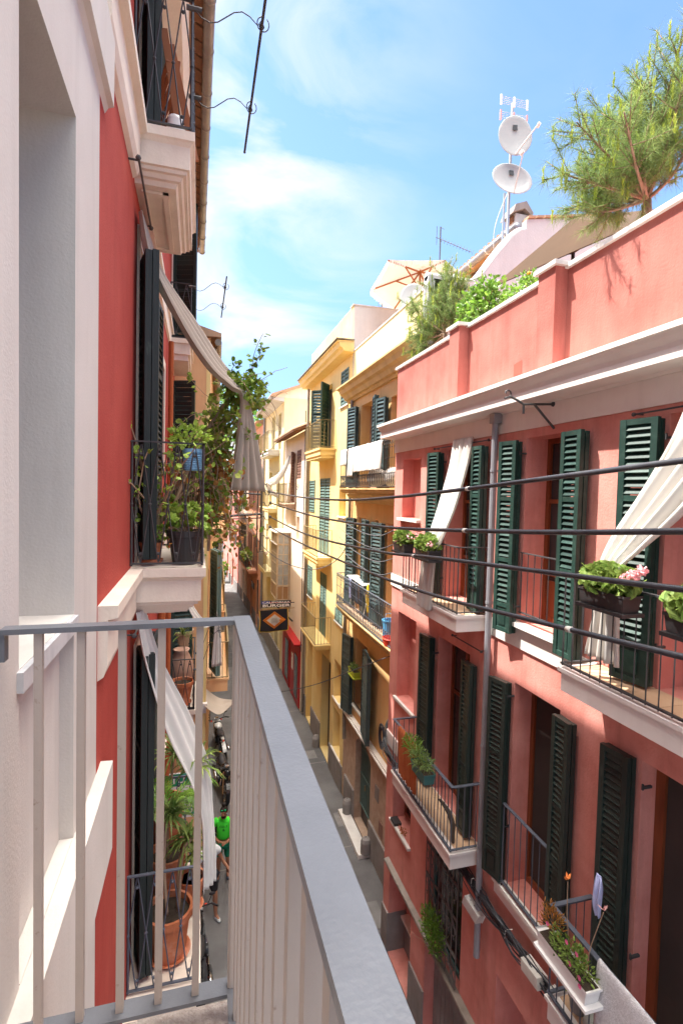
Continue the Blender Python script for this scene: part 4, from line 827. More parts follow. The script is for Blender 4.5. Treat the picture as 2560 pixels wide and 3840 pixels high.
def leaf(mb, p, d, n, L_, W_, shape='leaf'):
    d = Vector(d).normalized(); n = Vector(n); s = d.cross(n)
    if s.length < 1e-4: s = d.orthogonal()
    s.normalize(); n = s.cross(d)
    p = Vector(p)
    if shape == 'leaf':
        v = [p, p + d * L_ * .3 + s * W_ * .5 - n * L_ * .05, p + d * L_ * .7 + s * W_ * .4 - n * L_ * .05, p + d * L_ - n * L_ * .12, p + d * L_ * .7 - s * W_ * .4 - n * L_ * .05, p + d * L_ * .3 - s * W_ * .5 - n * L_ * .05, p + d * L_ * .5 + n * 0.02 * L_]
        mb.add(v, [(0, 1, 6), (1, 2, 6), (2, 3, 6), (3, 4, 6), (4, 5, 6), (5, 0, 6)])
    elif shape == 'needle':
        mb.add([p - s * W_, p + s * W_, p + d * L_ + Vector((0, 0, -L_ * .12))], [(0, 1, 2)])
    elif shape == 'strap':
        q = [(0, .6, 0), (.35, 1, .0), (.7, .7, -.12), (1.0, .05, -.42)]; vs = []
        for t, w, dz in q: c = p + d * L_ * t + Vector((0, 0, dz * L_)); vs += [c - s * W_ * w, c + s * W_ * w]
        mb.add(vs, [(0, 1, 3, 2), (2, 3, 5, 4), (4, 5, 7, 6)])
    elif shape == 'round':
        k = 7; vs = [p + d * L_ * .5] + [p + d * L_ * (.5 + .5 * math.cos(6.283 * i / k)) + s * W_ * math.sin(6.283 * i / k) + n * (.12 * L_ * (i % 2) - .05 * L_) for i in range(k)]
        mb.add(vs, [(0, i + 1, (i + 1) % k + 1) for i in range(k)])
def rv(r=R, up=0.0): 
    while True:
        v = Vector((r.uniform(-1, 1), r.uniform(-1, 1), r.uniform(-1, 1)))
        if .1 < v.length < 1: v.normalize(); v.z += up; return v.normalized()
def foliage(mb, c, rx, ry, rz, n, L_, W_, shape='leaf', up=.2, r=R, hollow=.5):
    for _ in range(n):
        v = rv(r); k = r.uniform(hollow, 1) ** .7
        p = (c[0] + v.x * rx * k, c[1] + v.y * ry * k, c[2] + v.z * rz * k)
        d = (v * .7 + rv(r) * .7 + Vector((0, 0, up))); s = r.uniform(.6, 1.2)
        leaf(mb, p, d, rv(r, .8), L_ * s, W_ * s, shape)

def pot(name, label, x, y, z, r0, r1, h, m='terracotta', saucer=True, group=None, cat='potted plant', soil=True, shape='round', sx=1.0):
    t = thing(name, label, cat, (x, y, z), group)
    mb = MB()
    if shape == 'round':
        mb.lathe((x, y, z + .012), [(0, 0), (r1, 0), (r0 * .97, h * .82), (r0 * 1.08, h * .83), (r0 * 1.10, h), (r0 * .97, h), (r0 * .94, h * .86), (0, h * .86)], 24)
    mb.build('pot', m, t, smooth=False)
    if soil: mb = MB(); mb.disc((x, y, z + h * .90), r0 * .95); mb.build('soil', 'soil', t)
    if saucer: mb = MB(); mb.lathe((x, y, z), [(0, 0), (r1 * 1.1, 0), (r1 * 1.35, .035), (r1 * 1.28, .035), (r1 * 1.05, .01), (0, .01)], 24); mb.build('saucer', m, t)
    return t
def trough(name, label, c, L_, W_, H_, m, ang=0, group=None, tray=True, cat='planter'):
    """rectangular trough along y"""
    x, y, z = c; t = thing(name, label, cat, c, group); mb = MB()
    for (i, dz0, dz1, s0, s1) in ((0, 0, H_ * .85, .86, .98), (1, H_ * .85, H_, 1.04, 1.04)):
        v = []
        for dz, s_ in ((dz0, s0), (dz1, s1)):
            for a, b in ((-1, -1), (1, -1), (1, 1), (-1, 1)): v.append((x + a * W_ / 2 * s_, y + b * L_ / 2 * (s_ if s_ > 1 else .5 + s_ / 2), z + dz))
        mb.add(v, [(0, 1, 5, 4), (1, 2, 6, 5), (2, 3, 7, 6), (3, 0, 4, 7), (3, 2, 1, 0)])
    mb.build('trough', m, t)
    mb = MB(); mb.box(x - W_ * .46, x + W_ * .46, y - L_ * .47, y + L_ * .47, z + H_ * .78, z + H_ * .86); mb.build('soil', 'soil', t)
    if tray: mb = MB(); mb.box(x - W_ * .6, x + W_ * .6, y - L_ * .53, y + L_ * .53, z - .03, z - .002); mb.build('tray', m, t)
    return t

# ================================================================ CLOTH on the balconies
mb_ = None
drape('curtain', 'beigecl', [((-.46, 4.45, 11.15), (0, .14, .02), .5), ((-.36, 4.5, 10.78), (.03, .18, .03), 1), ((-.10, 4.6, 10.38), (.05, .2, .08), 1), ((.12, 4.66, 10.08), (.055, .2, .07), 1), ((.30, 4.7, 9.92), (.05, .18, .05), .8), ((.385, 4.72, 9.82), (.035, .1, 0), .6), ((.41, 4.74, 9.5), (.085, .10, 0), 1.0), ((.425, 4.75, 8.99), (.165, .08, 0), 1.3)], 4, .022, 'beige curtain slung from under the upper balcony and dropping behind the vine', 'curtain', seed=3)
drape('curtain', 'cloth', [((-.43, 4.28, 8.02), (.03, .07, 0), .4), ((-.34, 4.33, 7.6), (.05, .10, 0), .8), ((-.14, 4.38, 7.05), (.085, .12, .03), 1), ((.03, 4.4, 6.6), (.075, .12, .02), 1), ((.10, 4.4, 6.25), (.05, .1, 0), .8), ((.125, 4.4, 5.9), (.055, .07, 0), .8), ((.13, 4.4, 5.58), (.058, .06, 0), .7)], 3, .02, 'long off white curtain slung down past the potted palms of the lower left balcony', 'curtain', seed=5)
drape('curtain', 'cloth', [((-.22, 9.75, 7.1), (.03, .1, .02), .5), ((-.06, 9.8, 6.72), (.03, .1, .02), .7), ((.14, 9.85, 6.47), (.03, .1, .03), .8), ((.34, 9.85, 6.5), (.03, .1, .03), .8), ((.38, 9.8, 6.4), (.05, .05, 0), .9), ((.38, 9.8, 5.66), (.095, .04, 0), 1.2)], 4, .02, 'small white cloth bunched on a rod above the grey street, beyond the handrail corner', 'curtain', seed=6, cols=30)
drape('curtain', 'cloth', [((3.60, 6.55, 9.80), (0, .27, 0), .9), ((3.52, 6.52, 9.4), (0, .25, 0), 1), ((3.34, 6.47, 8.85), (0, .24, 0), 1), ((3.19, 6.46, 8.45), (0, .21, 0), .8), ((3.16, 6.6, 8.15), (0, .18, 0), .9), ((3.17, 6.72, 7.7), (0, .2, 0), 1.1), ((3.18, 6.80, 7.34), (0, .21, 0), 1.2)], 5, .022, 'white curtain hanging from a rod over the upper left pink house balcony rail', 'curtain', seed=8)
drape('curtain', 'cloth', [((3.60, 2.75, 9.78), (0, .35, 0), .9), ((3.53, 2.88, 9.45), (0, .28, .03), 1.2), ((3.42, 3.12, 9.0), (0, .22, .05), 1.4), ((3.30, 3.32, 8.65), (0, .15, .04), 1.1), ((3.22, 3.42, 8.40), (0, .11, 0), .8), ((3.30, 3.5, 8.1), (0, .13, 0), .9), ((3.32, 3.55, 7.62), (0, .19, 0), 1.1)], 4, .028, 'white curtain twisted over flower boxes at the right edge of the pink house', 'curtain', seed=9)
drape('cream_cloth', 'cloth', [((4.0, 23.4, 10.6), (0, .05, 0), .5), ((3.85, 23.6, 10.1), (.05, .3, .1), 1), ((3.6, 24.1, 9.6), (.08, .5, .1), 1.5), ((3.35, 24.6, 9.4), (.08, .6, .1), 1.5), ((3.2, 25.0, 9.3), (.05, .5, 0), 1), ((3.4, 24.9, 8.9), (.15, .4, 0), 1.2), ((3.7, 24.6, 8.7), (.1, .4, 0), 1.0)], 3, .06, 'white sheet swagged across the cream house balcony like a hammock', 'cloth', seed=11)
for i, (y, z1, w, lab) in enumerate(((11.35, 9.50, 1.05, 'wide white sheet drying over the upper rail of the orange house'), (12.62, 9.4, .22, 'narrow white towel hanging low at the left of the wide drying sheet'), (13.25, 9.72, .30, 'small bluish white cloth bunched at the far end of the laundry rail'))):
    drape('drying_sheet', 'cloth', [((3.80, y, 10.02), (0, w, 0), .3), ((3.765, y, 10.13), (0, w, 0), .3), ((3.73, y, 10.08), (0, w, 0), .5), ((3.725, y, 9.85), (0, w, 0), 1), ((3.72, y + .02, z1), (0, w * .96, 0), 1.5)], 5 if w > .5 else 2, .014, lab, 'laundry', group='laundry over the orange house rail', seed=20 + i)
drape('rust_cloth', 'rustcl', [((3.25, 7.22, 5.02), (0, .36, 0), .3), ((3.215, 7.22, 5.215), (0, .38, 0), .3), ((3.17, 7.22, 5.16), (0, .38, 0), .6), ((3.165, 7.2, 4.9), (0, .36, 0), 1.1), ((3.16, 7.16, 4.52), (0, .33, 0), 1.6)], 7, .012, 'rust orange cloth draped over the dark rail of the middle pink balcony', 'cloth', seed=30)
drape('white_towel', 'towel', [((3.29, 2.65, 4.95), (0, .66, 0), .3), ((3.235, 2.65, 5.205), (0, .66, 0), .3), ((3.19, 2.65, 5.20), (0, .66, 0), .3), ((3.18, 2.65, 4.95), (0, .66, 0), .5), ((3.175, 2.65, 4.55), (0, .65, 0), .6)], 3, .012, 'fluffy white towel over the lowest right balcony rail', 'towel', seed=31)
drape('brown_awning', 'beigecl', [((.2, 11.5, 4.42), (0, .5, .02), .5), ((.5, 11.5, 4.2), (0, .45, 0), 1), ((.8, 11.5, 4.25), (0, .08, .0), .5)], 2, .03, 'small beige canvas stretched out from the peach wall above the motorbikes', 'awning', seed=33, cols=16)

# ================================================================ POWER CABLES
CB = [('topmost', [(2.17, 16.2, 8.95), (2.29, 12, 8.86), (2.39, 8.56, 8.86), (2.46, 6.25, 8.95), (2.51, 4.48, 9.06), (2.54, 3.35, 9.14), (2.57, 2.22, 9.22), (2.60, 1.0, 9.32)], 4.48),
      ('second', [(2.18, 15.9, 8.6), (2.31, 11.32, 8.49), (2.39, 8.53, 8.49), (2.46, 6.22, 8.55), (2.51, 4.22, 8.67), (2.54, 3.1, 8.75), (2.57, 2.2, 8.83), (2.60, 1.0, 8.94)], 4.45),
      ('third', [(2.18, 15.94, 8.16), (2.31, 11.28, 8.04), (2.43, 7.08, 8.16), (2.49, 5.06, 8.31), (2.54, 3.31, 8.43), (2.57, 2.19, 8.51), (2.60, 1.0, 8.61)], 5.7),
      ('lowest', [(2.18, 15.91, 7.84), (2.31, 11.25, 7.79), (2.43, 7.06, 7.83), (2.49, 5.03, 7.9), (2.53, 3.55, 8.02), (2.55, 2.85, 8.08), (2.57, 2.17, 8.14), (2.60, 1.0, 8.24)], 3.1)]
def smooth(p, n=6):
    p = [Vector(a) for a in p]; o = []
    for i in range(len(p) - 1):
        p0, p1, p2, p3 = p[max(i - 1, 0)], p[i], p[i + 1], p[min(i + 2, len(p) - 1)]
        for k in range(n): t = k / n; o.append(p1 + (p2 - p0) * (.5 * t) + (p0 * 2 - p1 * 5 + p2 * 4 - p3) * (.5 * t * t) + (p1 * 3 - p0 - p2 * 3 + p3) * (.5 * t ** 3))
    return o + [p[-1]]
for nm, pts, yt in CB:
    t = thing('power_cable', 'thick black cable across the street, %s of the four crossing the picture' % nm, 'cable', pts[0], 'thick cables across the street')
    s = smooth(pts); MB().tube(s, .0195, 8).build('cable', 'cable', t, smooth=True)
    j = min(range(len(s)), key=lambda i: abs(s[i].y - yt)); d = (s[j + 1] - s[j]).normalized()
    MB().tube([s[j], s[j] + d * .05], .0225, 10).build('tape', 'box', t, smooth=True)
    mb = MB(); d = (s[1] - s[0]).normalized(); mb.tube([s[0] - d * .25, s[0] - d * .18, s[0] - d * .1, s[0]], [.02, .05, .03, .035], 8); mb.build('insulator', 'cable', t)
br = thing('cable_bracket', 'tall iron bracket with insulator hooks where the four thick cables end', 'bracket', (1.9, 16.2, 7)); 
mb = MB(); mb.tube([(1.90, 16.2, 7.1), (1.92, 16.2, 9.1)], .035, 8); mb.tube([(1.78, 16.2, 7.2), (1.80, 16.2, 9.1)], .025, 8)
mb.tube([(1.92, 16.2, 9.1), (1.96, 16.2, 9.2), (2.05, 16.2, 9.18), (2.06, 16.2, 9.1)], .02, 6)
mb.tube([(.3, 16.2, 8.95), (1.93, 16.2, 8.86)], .03, 6); mb.tube([(.3, 16.2, 8.1), (1.2, 16.2, 8.2), (1.95, 16.2, 8.25)], .045, 6); mb.tube([(.3, 16.2, 8.05), (1.93, 16.2, 8.12)], .02, 6)
for z in (8.95, 8.6, 8.16, 7.84): mb.tube([(1.92, 16.2, z), (2.0, 16.2, z + .02), (2.05, 16.2, z - .1), (2.14, 16.2, z - .1), (2.17, 16.2, z)], .016, 6)
mb.tube([(1.9, 16.2, 7.3), (1.88, 16.2, 7.05), (1.83, 16.2, 7.02), (1.8, 16.2, 7.15)], .016, 6)
mb.build('bracket_frame', 'iron', br)
for z, x in ((7.5, 2.12), (7.0, 2.1)): MB().ball((x, 16.2, z), .06, 8, 6).build('insulator_cap', 'ceramic', br); MB().tube([(1.9, 16.2, z + .05), (2.02, 16.2, z + .07), (2.08, 16.2, z - .04), (x, 16.2, z)], .012, 5).build('hook', 'iron', br)
def wire(pts, r, label, m='thincable', group=None, name='thin_cable'):
    return tag(MB().tube(smooth(pts), r, 5).build(name, m, None, org=pts[0]), label, 'cable', group)
wire([(1.37, 19.0, 8.35), (2.14, 18.0, 7.1), (2.76, 17.0, 6.62), (3.4, 16.0, 6.5), (3.8, 15.0, 6.75), (4.05, 14.3, 7.2), (4.15, 14.0, 7.7)], .014, 'thin dark cable sagging below the thick ones towards the yellow house')
wire([(1.2, 18.8, 1.2), (1.63, 18.0, 1.71), (2.55, 16.0, 2.57), (3.22, 14.0, 3.5), (3.60, 12.0, 4.53), (3.82, 10.6, 5.25), (4.1, 9.9, 5.65)], .012, 'thin dark cable rising from the street over the handrail to the orange shutters')
for k in range(4):
    wire([(3.95, 14.3, 8.25 - .28 * k), (3.85, 12.8, 8.1 - .28 * k), (3.78, 11.3, 8.04 - .28 * k), (3.74, 10.2, 8.10 - .28 * k), (3.70, 9.3, 8.3 - .28 * k)], .010, ['grey service wire, top one at the corner of the orange and pink houses', 'grey service wire just under the top one at the house corner', 'grey service wire above the lowest one at the house corner', 'lowest grey service wire at the corner of the orange and pink houses'][k], 'thincable', 'service wires at the house corner', 'service_wire')
# bundled cables along the pink wall
bd = thing('cable_bundle', 'thick bundle of black cables clipped along the lower pink wall', 'cable', (3.6, 6, 3.8)); base = smooth([(4.0, 9.6, 4.6), (3.62, 9.3, 4.15), (3.62, 8.6, 3.95), (3.62, 7.3, 3.85), (3.62, 6.13, 3.85), (3.6, 5.14, 3.84), (3.6, 4.55, 3.86), (3.62, 3.5, 3.95), (3.62, 1.0, 4.0)], 8)
mb = MB(); rr = random.Random(4)
for k in range(34):
    ph, am, fr_ = rr.random() * 6.28, rr.uniform(.015, .10), rr.uniform(.2, .5)
    mb.tube([p + Vector((-abs(am * .8 * math.cos(ph + i * fr_ * .5)), 0, am * math.sin(ph + i * fr_) + rr.uniform(-.004, .004) - (.03 * math.sin(i * .25 + k) ** 2 if k > 16 else 0))) for i, p in enumerate(base)], rr.uniform(.005, .011), 5)
mb.build('cable', 'cable', bd)
for i in (20, 27, 34, 41): MB().tube([base[i] + Vector((.03, 0, .06)), base[i] + Vector((-.05, .02, .05)), base[i] + Vector((-.06, .02, -.05)), base[i] + Vector((.03, 0, -.06))], .006, 4).build('clip', 'box', bd)
mb = MB(); 
for k in range(9): mb.tube([(3.60 - .01 * k % .05, 9.42 + (.10 + .006 * k) * math.cos(a * .5), 4.15 + (.16 + .012 * k) * math.sin(a * .5)) for a in range(14)], .009, 5)
mb.build('cable_coil', 'cable', bd)
def jbox(label, c, a, b, d, holes=0):
    t = thing('junction_box', label, 'junction box', c); MB().obox(c, a, b, d).build('box', 'box', t)
    d_, a_, b_ = Vector(d), Vector(a), Vector(b)
    MB().obox(Vector(c) - d_ * 1.08, a_ * 1.06, b_ * 1.04, d_ * .1).build('lid', 'whitepl', t)
    for k in range(3): MB().disc(Vector(c) + b_ * 1.01 + a_ * (.5 * (k - 1)), .012, b_, 8).build('cable_entry', 'plinth', t)
jbox('white box with ribbed lid hanging under the cable bundle beside the downpipe', (3.55, 5.80, 3.55), (-.03, .13, .05), (0, -.03, .07), (-.045, -.0, 0))
jbox('dusty grey box where the cable bundle ends near the lowest right balcony', (3.55, 4.55, 3.86), (0, .14, -.01), (0, .01, .06), (-.06, 0, 0))
jbox('small white box just behind the dusty grey one', (3.58, 4.18, 3.92), (0, .11, -.01), (0, .01, .04), (-.035, 0, 0))
# ---------------------------------------------------------------- shop sign and banner
sg = thing('shop_sign', 'black burger shop sign with white and striped letters', 'sign', (3.3, 22.0, 4.0))
MB().box(2.66, 3.95, 21.97, 22.03, 3.93, 4.22).build('board', 'signblk', sg)
a = textmesh('CALIFORNIA', 'lettering', 'whitepl', sg, (3.31, 21.962, 4.145), (1, 0, 0), (0, 0, 1), .12, .004, .02, width=1.2)
a2 = textmesh('BURGER', 'lettering', 'whitepl', sg, (3.31, 21.966, 4.005), (1, 0, 0), (0, 0, 1), .16, .004, .03, width=1.2)
MB().box(3.04, 3.92, 21.9675, 21.9695, 4.120, 4.145).build('stripe', 'signred', sg); MB().box(2.68, 3.02, 21.9675, 21.9695, 4.085, 4.205).build('star_field', 'signblue', sg)
mb = MB(); mb.bar((3.9, 22.03, 4.2), (3.9, 22.03, 3.7), .03); mb.tube([(3.95, 22.05, 4.1), (4.12, 22.05, 4.1)], .02, 6); mb.bar((3.3, 22.05, 4.0), (4.1, 22.3, 3.2), .06); mb.build('sign_bracket', 'iron', sg)
fl = thing('banner', 'black banner with gold fringe and an orange and grey diamond under the shop sign', 'banner', (3.2, 22, 3.3))
mb = MB(); nx, nz = 26, 16; V = []
for i in range(nx + 1):
    for j in range(nz + 1):
        u, v = i / nx, j / nz; V.append((2.60 + 1.24 * u + .02 * math.sin(v * 4 + u * 5) + (.03 * v if u < .2 else 0), 22.0 + .035 * math.sin(u * 9 + v * 2) * v, 3.80 - .93 * v - .03 * math.sin(u * math.pi) * v + .05 * u))
mb.add(V, [(i * (nz + 1) + j, (i + 1) * (nz + 1) + j, (i + 1) * (nz + 1) + j + 1, i * (nz + 1) + j + 1) for i in range(nx) for j in range(nz)])
mb.build('cloth', 'flagblk', fl, smooth=True, solid=.006)
def fy(x, z): return 22.0 + .035 * math.sin((x - 2.6) / 1.24 * 9 + (3.8 - z) / .93 * 2) * (3.8 - z) / .93 - .014
def dia(cx, cz, rx, rz, off):
    m_ = MB(); K = 10; pts = []
    for (ax, az), (bx_, bz) in (((-rx, 0), (0, rz)), ((0, rz), (rx, 0)), ((rx, 0), (0, -rz)), ((0, -rz), (-rx, 0))):
        for k in range(K): t = k / K; pts.append((cx + ax + (bx_ - ax) * t, cz + az + (bz - az) * t))
    m_.add([(cx, fy(cx, cz) - off, cz)] + [(x, fy(x, z) - off, z) for x, z in pts], [(0, i + 1, (i + 1) % len(pts) + 1) for i in range(len(pts))]); return m_
dia(3.25, 3.37, .50, .38, 0).build('print_border', 'flagor', fl); dia(3.25, 3.37, .44, .335, .006).build('print_border', 'flagblk', fl); dia(3.25, 3.37, .42, .32, .009).build('print_border', 'flagor', fl); dia(3.25, 3.37, .335, .255, .014).build('print_field', 'box', fl)
mb = MB()
for dz, w in ((.07, .13), (.03, .15), (-.01, .15), (-.05, .16), (-.09, .13)): y_ = fy(3.25, 3.37) - .022; mb.tube([(3.25 - w, y_, 3.37 + dz - .02), (3.25 - w * .5, y_, 3.37 + dz + .012), (3.25 + w * .4, y_, 3.37 + dz), (3.25 + w, y_, 3.37 + dz - .02)], .006, 4)
mb.build('burger_drawing', 'plinth', fl)
mb = MB(); 
for i in range(nx): mb.bar(V[i * (nz + 1) + nz], V[(i + 1) * (nz + 1) + nz], .045, .015)
for j in range(nz): mb.bar(V[j], V[j + 1], .035, .015); mb.bar(V[nx * (nz + 1) + j], V[nx * (nz + 1) + j + 1], .035, .015)
mb.build('fringe', 'flaggold', fl); MB().tube([(2.55, 22, 3.83), (4.12, 22, 3.87)], .018, 6).build('pole', 'oak', fl)
# scooter rental poster low on the left
ps = thing('poster', 'green and white scooter poster seen low between the palm leaves', 'sign', (-.2, 9.9, 3.2)); MB().box(-.46, .02, 9.9, 9.93, 2.75, 3.62).build('board', 'whitepl', ps)
MB().box(-.455, .015, 9.895, 9.899, 3.38, 3.61).build('green_band', 'signgreen', ps); MB().box(-.455, .015, 9.895, 9.899, 2.80, 2.96).build('green_band', 'signgreen', ps)
textmesh('TU', 'lettering', 'whitepl', ps, (-.30, 9.889, 3.5), (1, 0, 0), (0, 0, 1), .2, .003, .02); textmesh('SCOOT', 'lettering', 'whitepl', ps, (-.2, 9.889, 2.88), (1, 0, 0), (0, 0, 1), .16, .003, .02)

# ---------------------------------------------------------------- left balconies: pots and plants
def stems(mb, p, n, h, spread, r, rr, k=6):
    ends = []
    for _ in range(n):
        q = [Vector(p)]; d = Vector((rr.uniform(-1, 1) * spread, rr.uniform(-1, 1) * spread, 1)).normalized()
        for i in range(k): d = (d + rv(rr) * .28).normalized(); q.append(q[-1] + d * h / k)
        mb.tube(q, r, 5, r1=r * .4); ends.append(q)
    return ends
rr = random.Random(11)
t = pot('potted_succulent', 'black plastic pot of bright green jade succulents on the middle left balcony', -.10, 4.42, 8.38, .135, .10, .26, 'blackpl', False)
mb = MB()
for _ in range(34):
    c = (-.10 + rr.uniform(-.16, .17), 4.42 + rr.uniform(-.12, .15), 8.70 + rr.uniform(-.04, .15)); ax = rv(rr, 1.2)
    for k in range(9): a = k * 2.4; o = ax.orthogonal().normalized(); d = (o * math.cos(a) + ax.cross(o) * math.sin(a)) * .9 + ax * (.35 + .08 * k); leaf(mb, c, d, ax, .062, .042, 'leaf')
mb.build('foliage', 'succ', t); mb = MB(); stems(mb, (-.1, 4.42, 8.6), 9, .16, .9, .008, rr); mb.build('stem', 'stem', t)
t = pot('potted_climber', 'orange clay pot with tangled woody stems in the corner of the middle left balcony', -.365, 4.45, 8.38, .088, .07, .16)
mb = MB(); E_ = stems(mb, (-.365, 4.45, 8.5), 9, .85, .35, .011, rr, 9) + stems(mb, (-.33, 4.5, 8.5), 8, 1.15, .25, .009, rr, 10); mb.build('stem', 'stem', t)
mb = MB()
for q in E_:
    for p in q[3:]:
        for _ in range(2): leaf(mb, p + rv(rr) * .03, rv(rr, .3), rv(rr, .8), .05, .036)
foliage(mb, (-.30, 4.45, 8.62), .09, .08, .05, 60, .045, .035, 'leaf', .4, rr)
mb.build('foliage', 'succ', t)
t = pot('hanging_planter', 'light blue ribbed metal planter hooked inside the corner of the middle left railing', -.045, 4.28, 9.13, .078, .066, .17, 'blue', False, cat='planter')
mb = MB(); foliage(mb, (-.07, 4.3, 9.40), .16, .13, .10, 170, .055, .03, 'leaf', .5, rr); mb.build('foliage', 'succ', t)
mb = MB()
for k in range(8): mb.lathe((-.045, 4.28, 9.15 + k * .017), [(.070 + .0009 * k, 0), (.074 + .0009 * k, .006), (.070 + .0009 * k, .012)], 20)
mb.build('rib', 'blue', t)
t = pot('small_clay_pot', 'small clay pot of dry reeds behind the black pot on the middle left balcony', -.2, 5.0, 9.0, .06, .05, .12, saucer=False)
mb = MB()
for _ in range(26): x, y = -.08 + rr.uniform(-.12, .12), 4.95 + rr.uniform(-.1, .1); mb.tube([(x, y, 8.4), (x + rr.uniform(-.04, .04), y, 8.9), (x + rr.uniform(-.07, .07), y, 9.3)], .005, 4)
mb.build('reed', 'stem', t)

# the vine over the rod
vn = thing('vine', 'sprawling leafy vine with rusty patches over the middle left balcony and curtain', 'vine', (.2, 4.9, 8.3)); rr = random.Random(21)
mb = MB(); tr = []
main = [[(-.35, 4.6, 8.45), (-.15, 4.8, 9.0), (.02, 4.9, 9.45), (.2, 4.9, 9.75), (.34, 4.85, 9.95), (.45, 4.9, 9.9)], [(-.1, 5.0, 8.4), (.02, 5.0, 9.0), (.12, 5.0, 9.4), (.3, 5.0, 9.7), (.5, 4.95, 9.8)], [(.1, 5.1, 8.4), (.12, 5.05, 8.9), (.16, 5, 9.4), (.2, 5, 9.8)]]
for q in main: s = smooth(q, 5); mb.tube(s, .017, 6, r1=.007); tr.append(s)
for _ in range(64):
    s = rr.choice(tr[:3]); p = s[rr.randrange(len(s) // 2 if rr.random() < .75 else 3, len(s))]; q = [p]; d = Vector((rr.uniform(-.6, .7), rr.uniform(-.6, .6), rr.uniform(-.5, .7))).normalized()
    for i in range(9): d = (d + rv(rr) * .33 + Vector((0, 0, -.10))).normalized(); q.append(q[-1] + d * rr.uniform(.04, .075))
    mb.tube(q, .0042, 4, r1=.002); tr.append(q)
for _ in range(44):
    x = rr.uniform(.02, .24); q = [Vector((x, 5.1 + rr.uniform(-.35, .4), rr.uniform(9.0, 9.7)))]; d = Vector((.1, 0, -1))
    for i in range(10): d = (d + rv(rr) * .45 + Vector((0, 0, -.12))).normalized(); q.append(q[-1] + d * .085)
    mb.tube(q, .0040, 4, r1=.002); tr.append(q)
for q in ([(.42, 4.85, 9.95), (.47, 4.85, 10.12), (.53, 4.85, 10.25), (.545, 4.85, 10.33)], [(.30, 4.85, 9.95), (.28, 4.85, 10.1), (.35, 4.85, 10.17)], [(.5, 4.9, 9.8), (.62, 4.9, 9.85), (.70, 4.9, 9.75), (.73, 4.9, 9.5), (.62, 4.9, 9.36), (.52, 4.9, 9.35)]):
    s = smooth(q, 4); mb.tube(s, .004, 4, r1=.0018); tr.append(s); tr.append(s)
mb.build('stem', 'stem', vn)
mg, mr = MB(), MB()
for q in tr[3:]:
    for p in q[1:]:
        if p.x > .62: continue
        for _ in range(2 if rr.random() < .7 else 1):
            m_ = mr if (p.z < 9.35 and rr.random() < .45) else mg; s_ = rr.uniform(.7, 1.35)
            leaf(m_, p + rv(rr) * .035, rv(rr, -.1), rv(rr, .9), .048 * s_, .044 * s_)
foliage(mg, (.40, 4.85, 9.90), .22, .22, .17, 420, .05, .045, 'leaf', 0, rr, .3); foliage(mg, (.15, 5.1, 9.45), .15, .3, .35, 220, .05, .045, 'leaf', 0, rr, .2); foliage(mr, (.12, 5.1, 8.9), .10, .3, .35, 90, .045, .04, 'leaf', 0, rr, .2); foliage(mg, (.14, 5.1, 8.85), .13, .3, .45, 160, .045, .04, 'leaf', 0, rr, .2)
mg.build('foliage', 'leaf', vn); mr.build('rusty_foliage', 'leafb', vn)

def dracaena(t, trunk, crown_r, n, rr, m='strap', w=.012, stem_m='stem', r=.014):
    mb = MB(); s = smooth(trunk, 5); mb.tube(s, r, 7, r1=r * .8); mb.build('trunk', stem_m, t, smooth=True)
    mb = MB()
    for _ in range(n):
        a = rr.uniform(0, 6.28); e = rr.uniform(-.15, 1.15); d = Vector((math.cos(a) * math.cos(e), math.sin(a) * math.cos(e), math.sin(e))); leaf(mb, s[-1] + Vector((0, 0, rr.uniform(-.05, .03))), d, (0, 0, 1), crown_r * rr.uniform(.7, 1.15), w, 'strap')
    mb.build('foliage', m, t)
rr = random.Random(31)
t = pot('potted_dracaena', 'large weathered clay pot with two pale crossing trunks, front of the lower left balcony', -.20, 4.52, 4.96, .185, .14, .40)
dracaena(t, [(-.21, 4.5, 5.3), (-.24, 4.5, 5.75), (-.23, 4.5, 6.1), (-.2, 4.5, 6.22)], .24, 60, rr)
dracaena(t, [(-.12, 4.52, 5.3), (-.09, 4.5, 5.84), (0.0, 4.5, 6.0), (.04, 4.5, 6.3), (.03, 4.5, 6.62)], .27, 46, rr, w=.014)
dracaena(t, [(-.13, 4.55, 5.3), (-.12, 4.6, 5.7), (-.05, 4.6, 5.93)], .24, 50, rr)
t = pot('potted_palm', 'tall clay pot of yellow green palm behind the large weathered pot', -.24, 5.02, 4.96, .17, .12, .55)
rr = random.Random(33)
mb = MB()
for _ in range(17):
    a = rr.uniform(0, 6.28); q = []; L0 = rr.uniform(.35, .5)
    for k in range(8): u = k / 7; q.append(Vector((-.24 + math.cos(a) * L0 * u * .8, 5.02 + math.sin(a) * L0 * u * .8, 5.95 + L0 * (u * 1.1 - u * u * .75))))
    mb.tube(q, .004, 4)
    for k in range(1, 8):
        for s_ in (-1, 1):
            for j in (0, .5): d = (q[k] - q[k - 1]).normalized(); sd_ = d.cross(Vector((0, 0, 1))).normalized() * s_; leaf(mb, q[k] - (q[k] - q[k - 1]) * j, d * .8 + sd_, (0, 0, 1), .13, .009, 'strap')
mb.build('foliage', 'lemon', t); mb = MB(); mb.tube([(-.24, 5.02, 5.4), (-.25, 5.02, 5.95)], .02, 6); mb.build('trunk', 'stem', t)
t = pot('potted_yucca', 'stacked brown clay pots with a spiky plant by the wall of the lower left balcony', -.27, 5.38, 4.96, .16, .12, .85); dracaena(t, [(-.27, 5.38, 5.7), (-.22, 5.4, 6.1), (-.2, 5.4, 6.3)], .3, 60, rr)
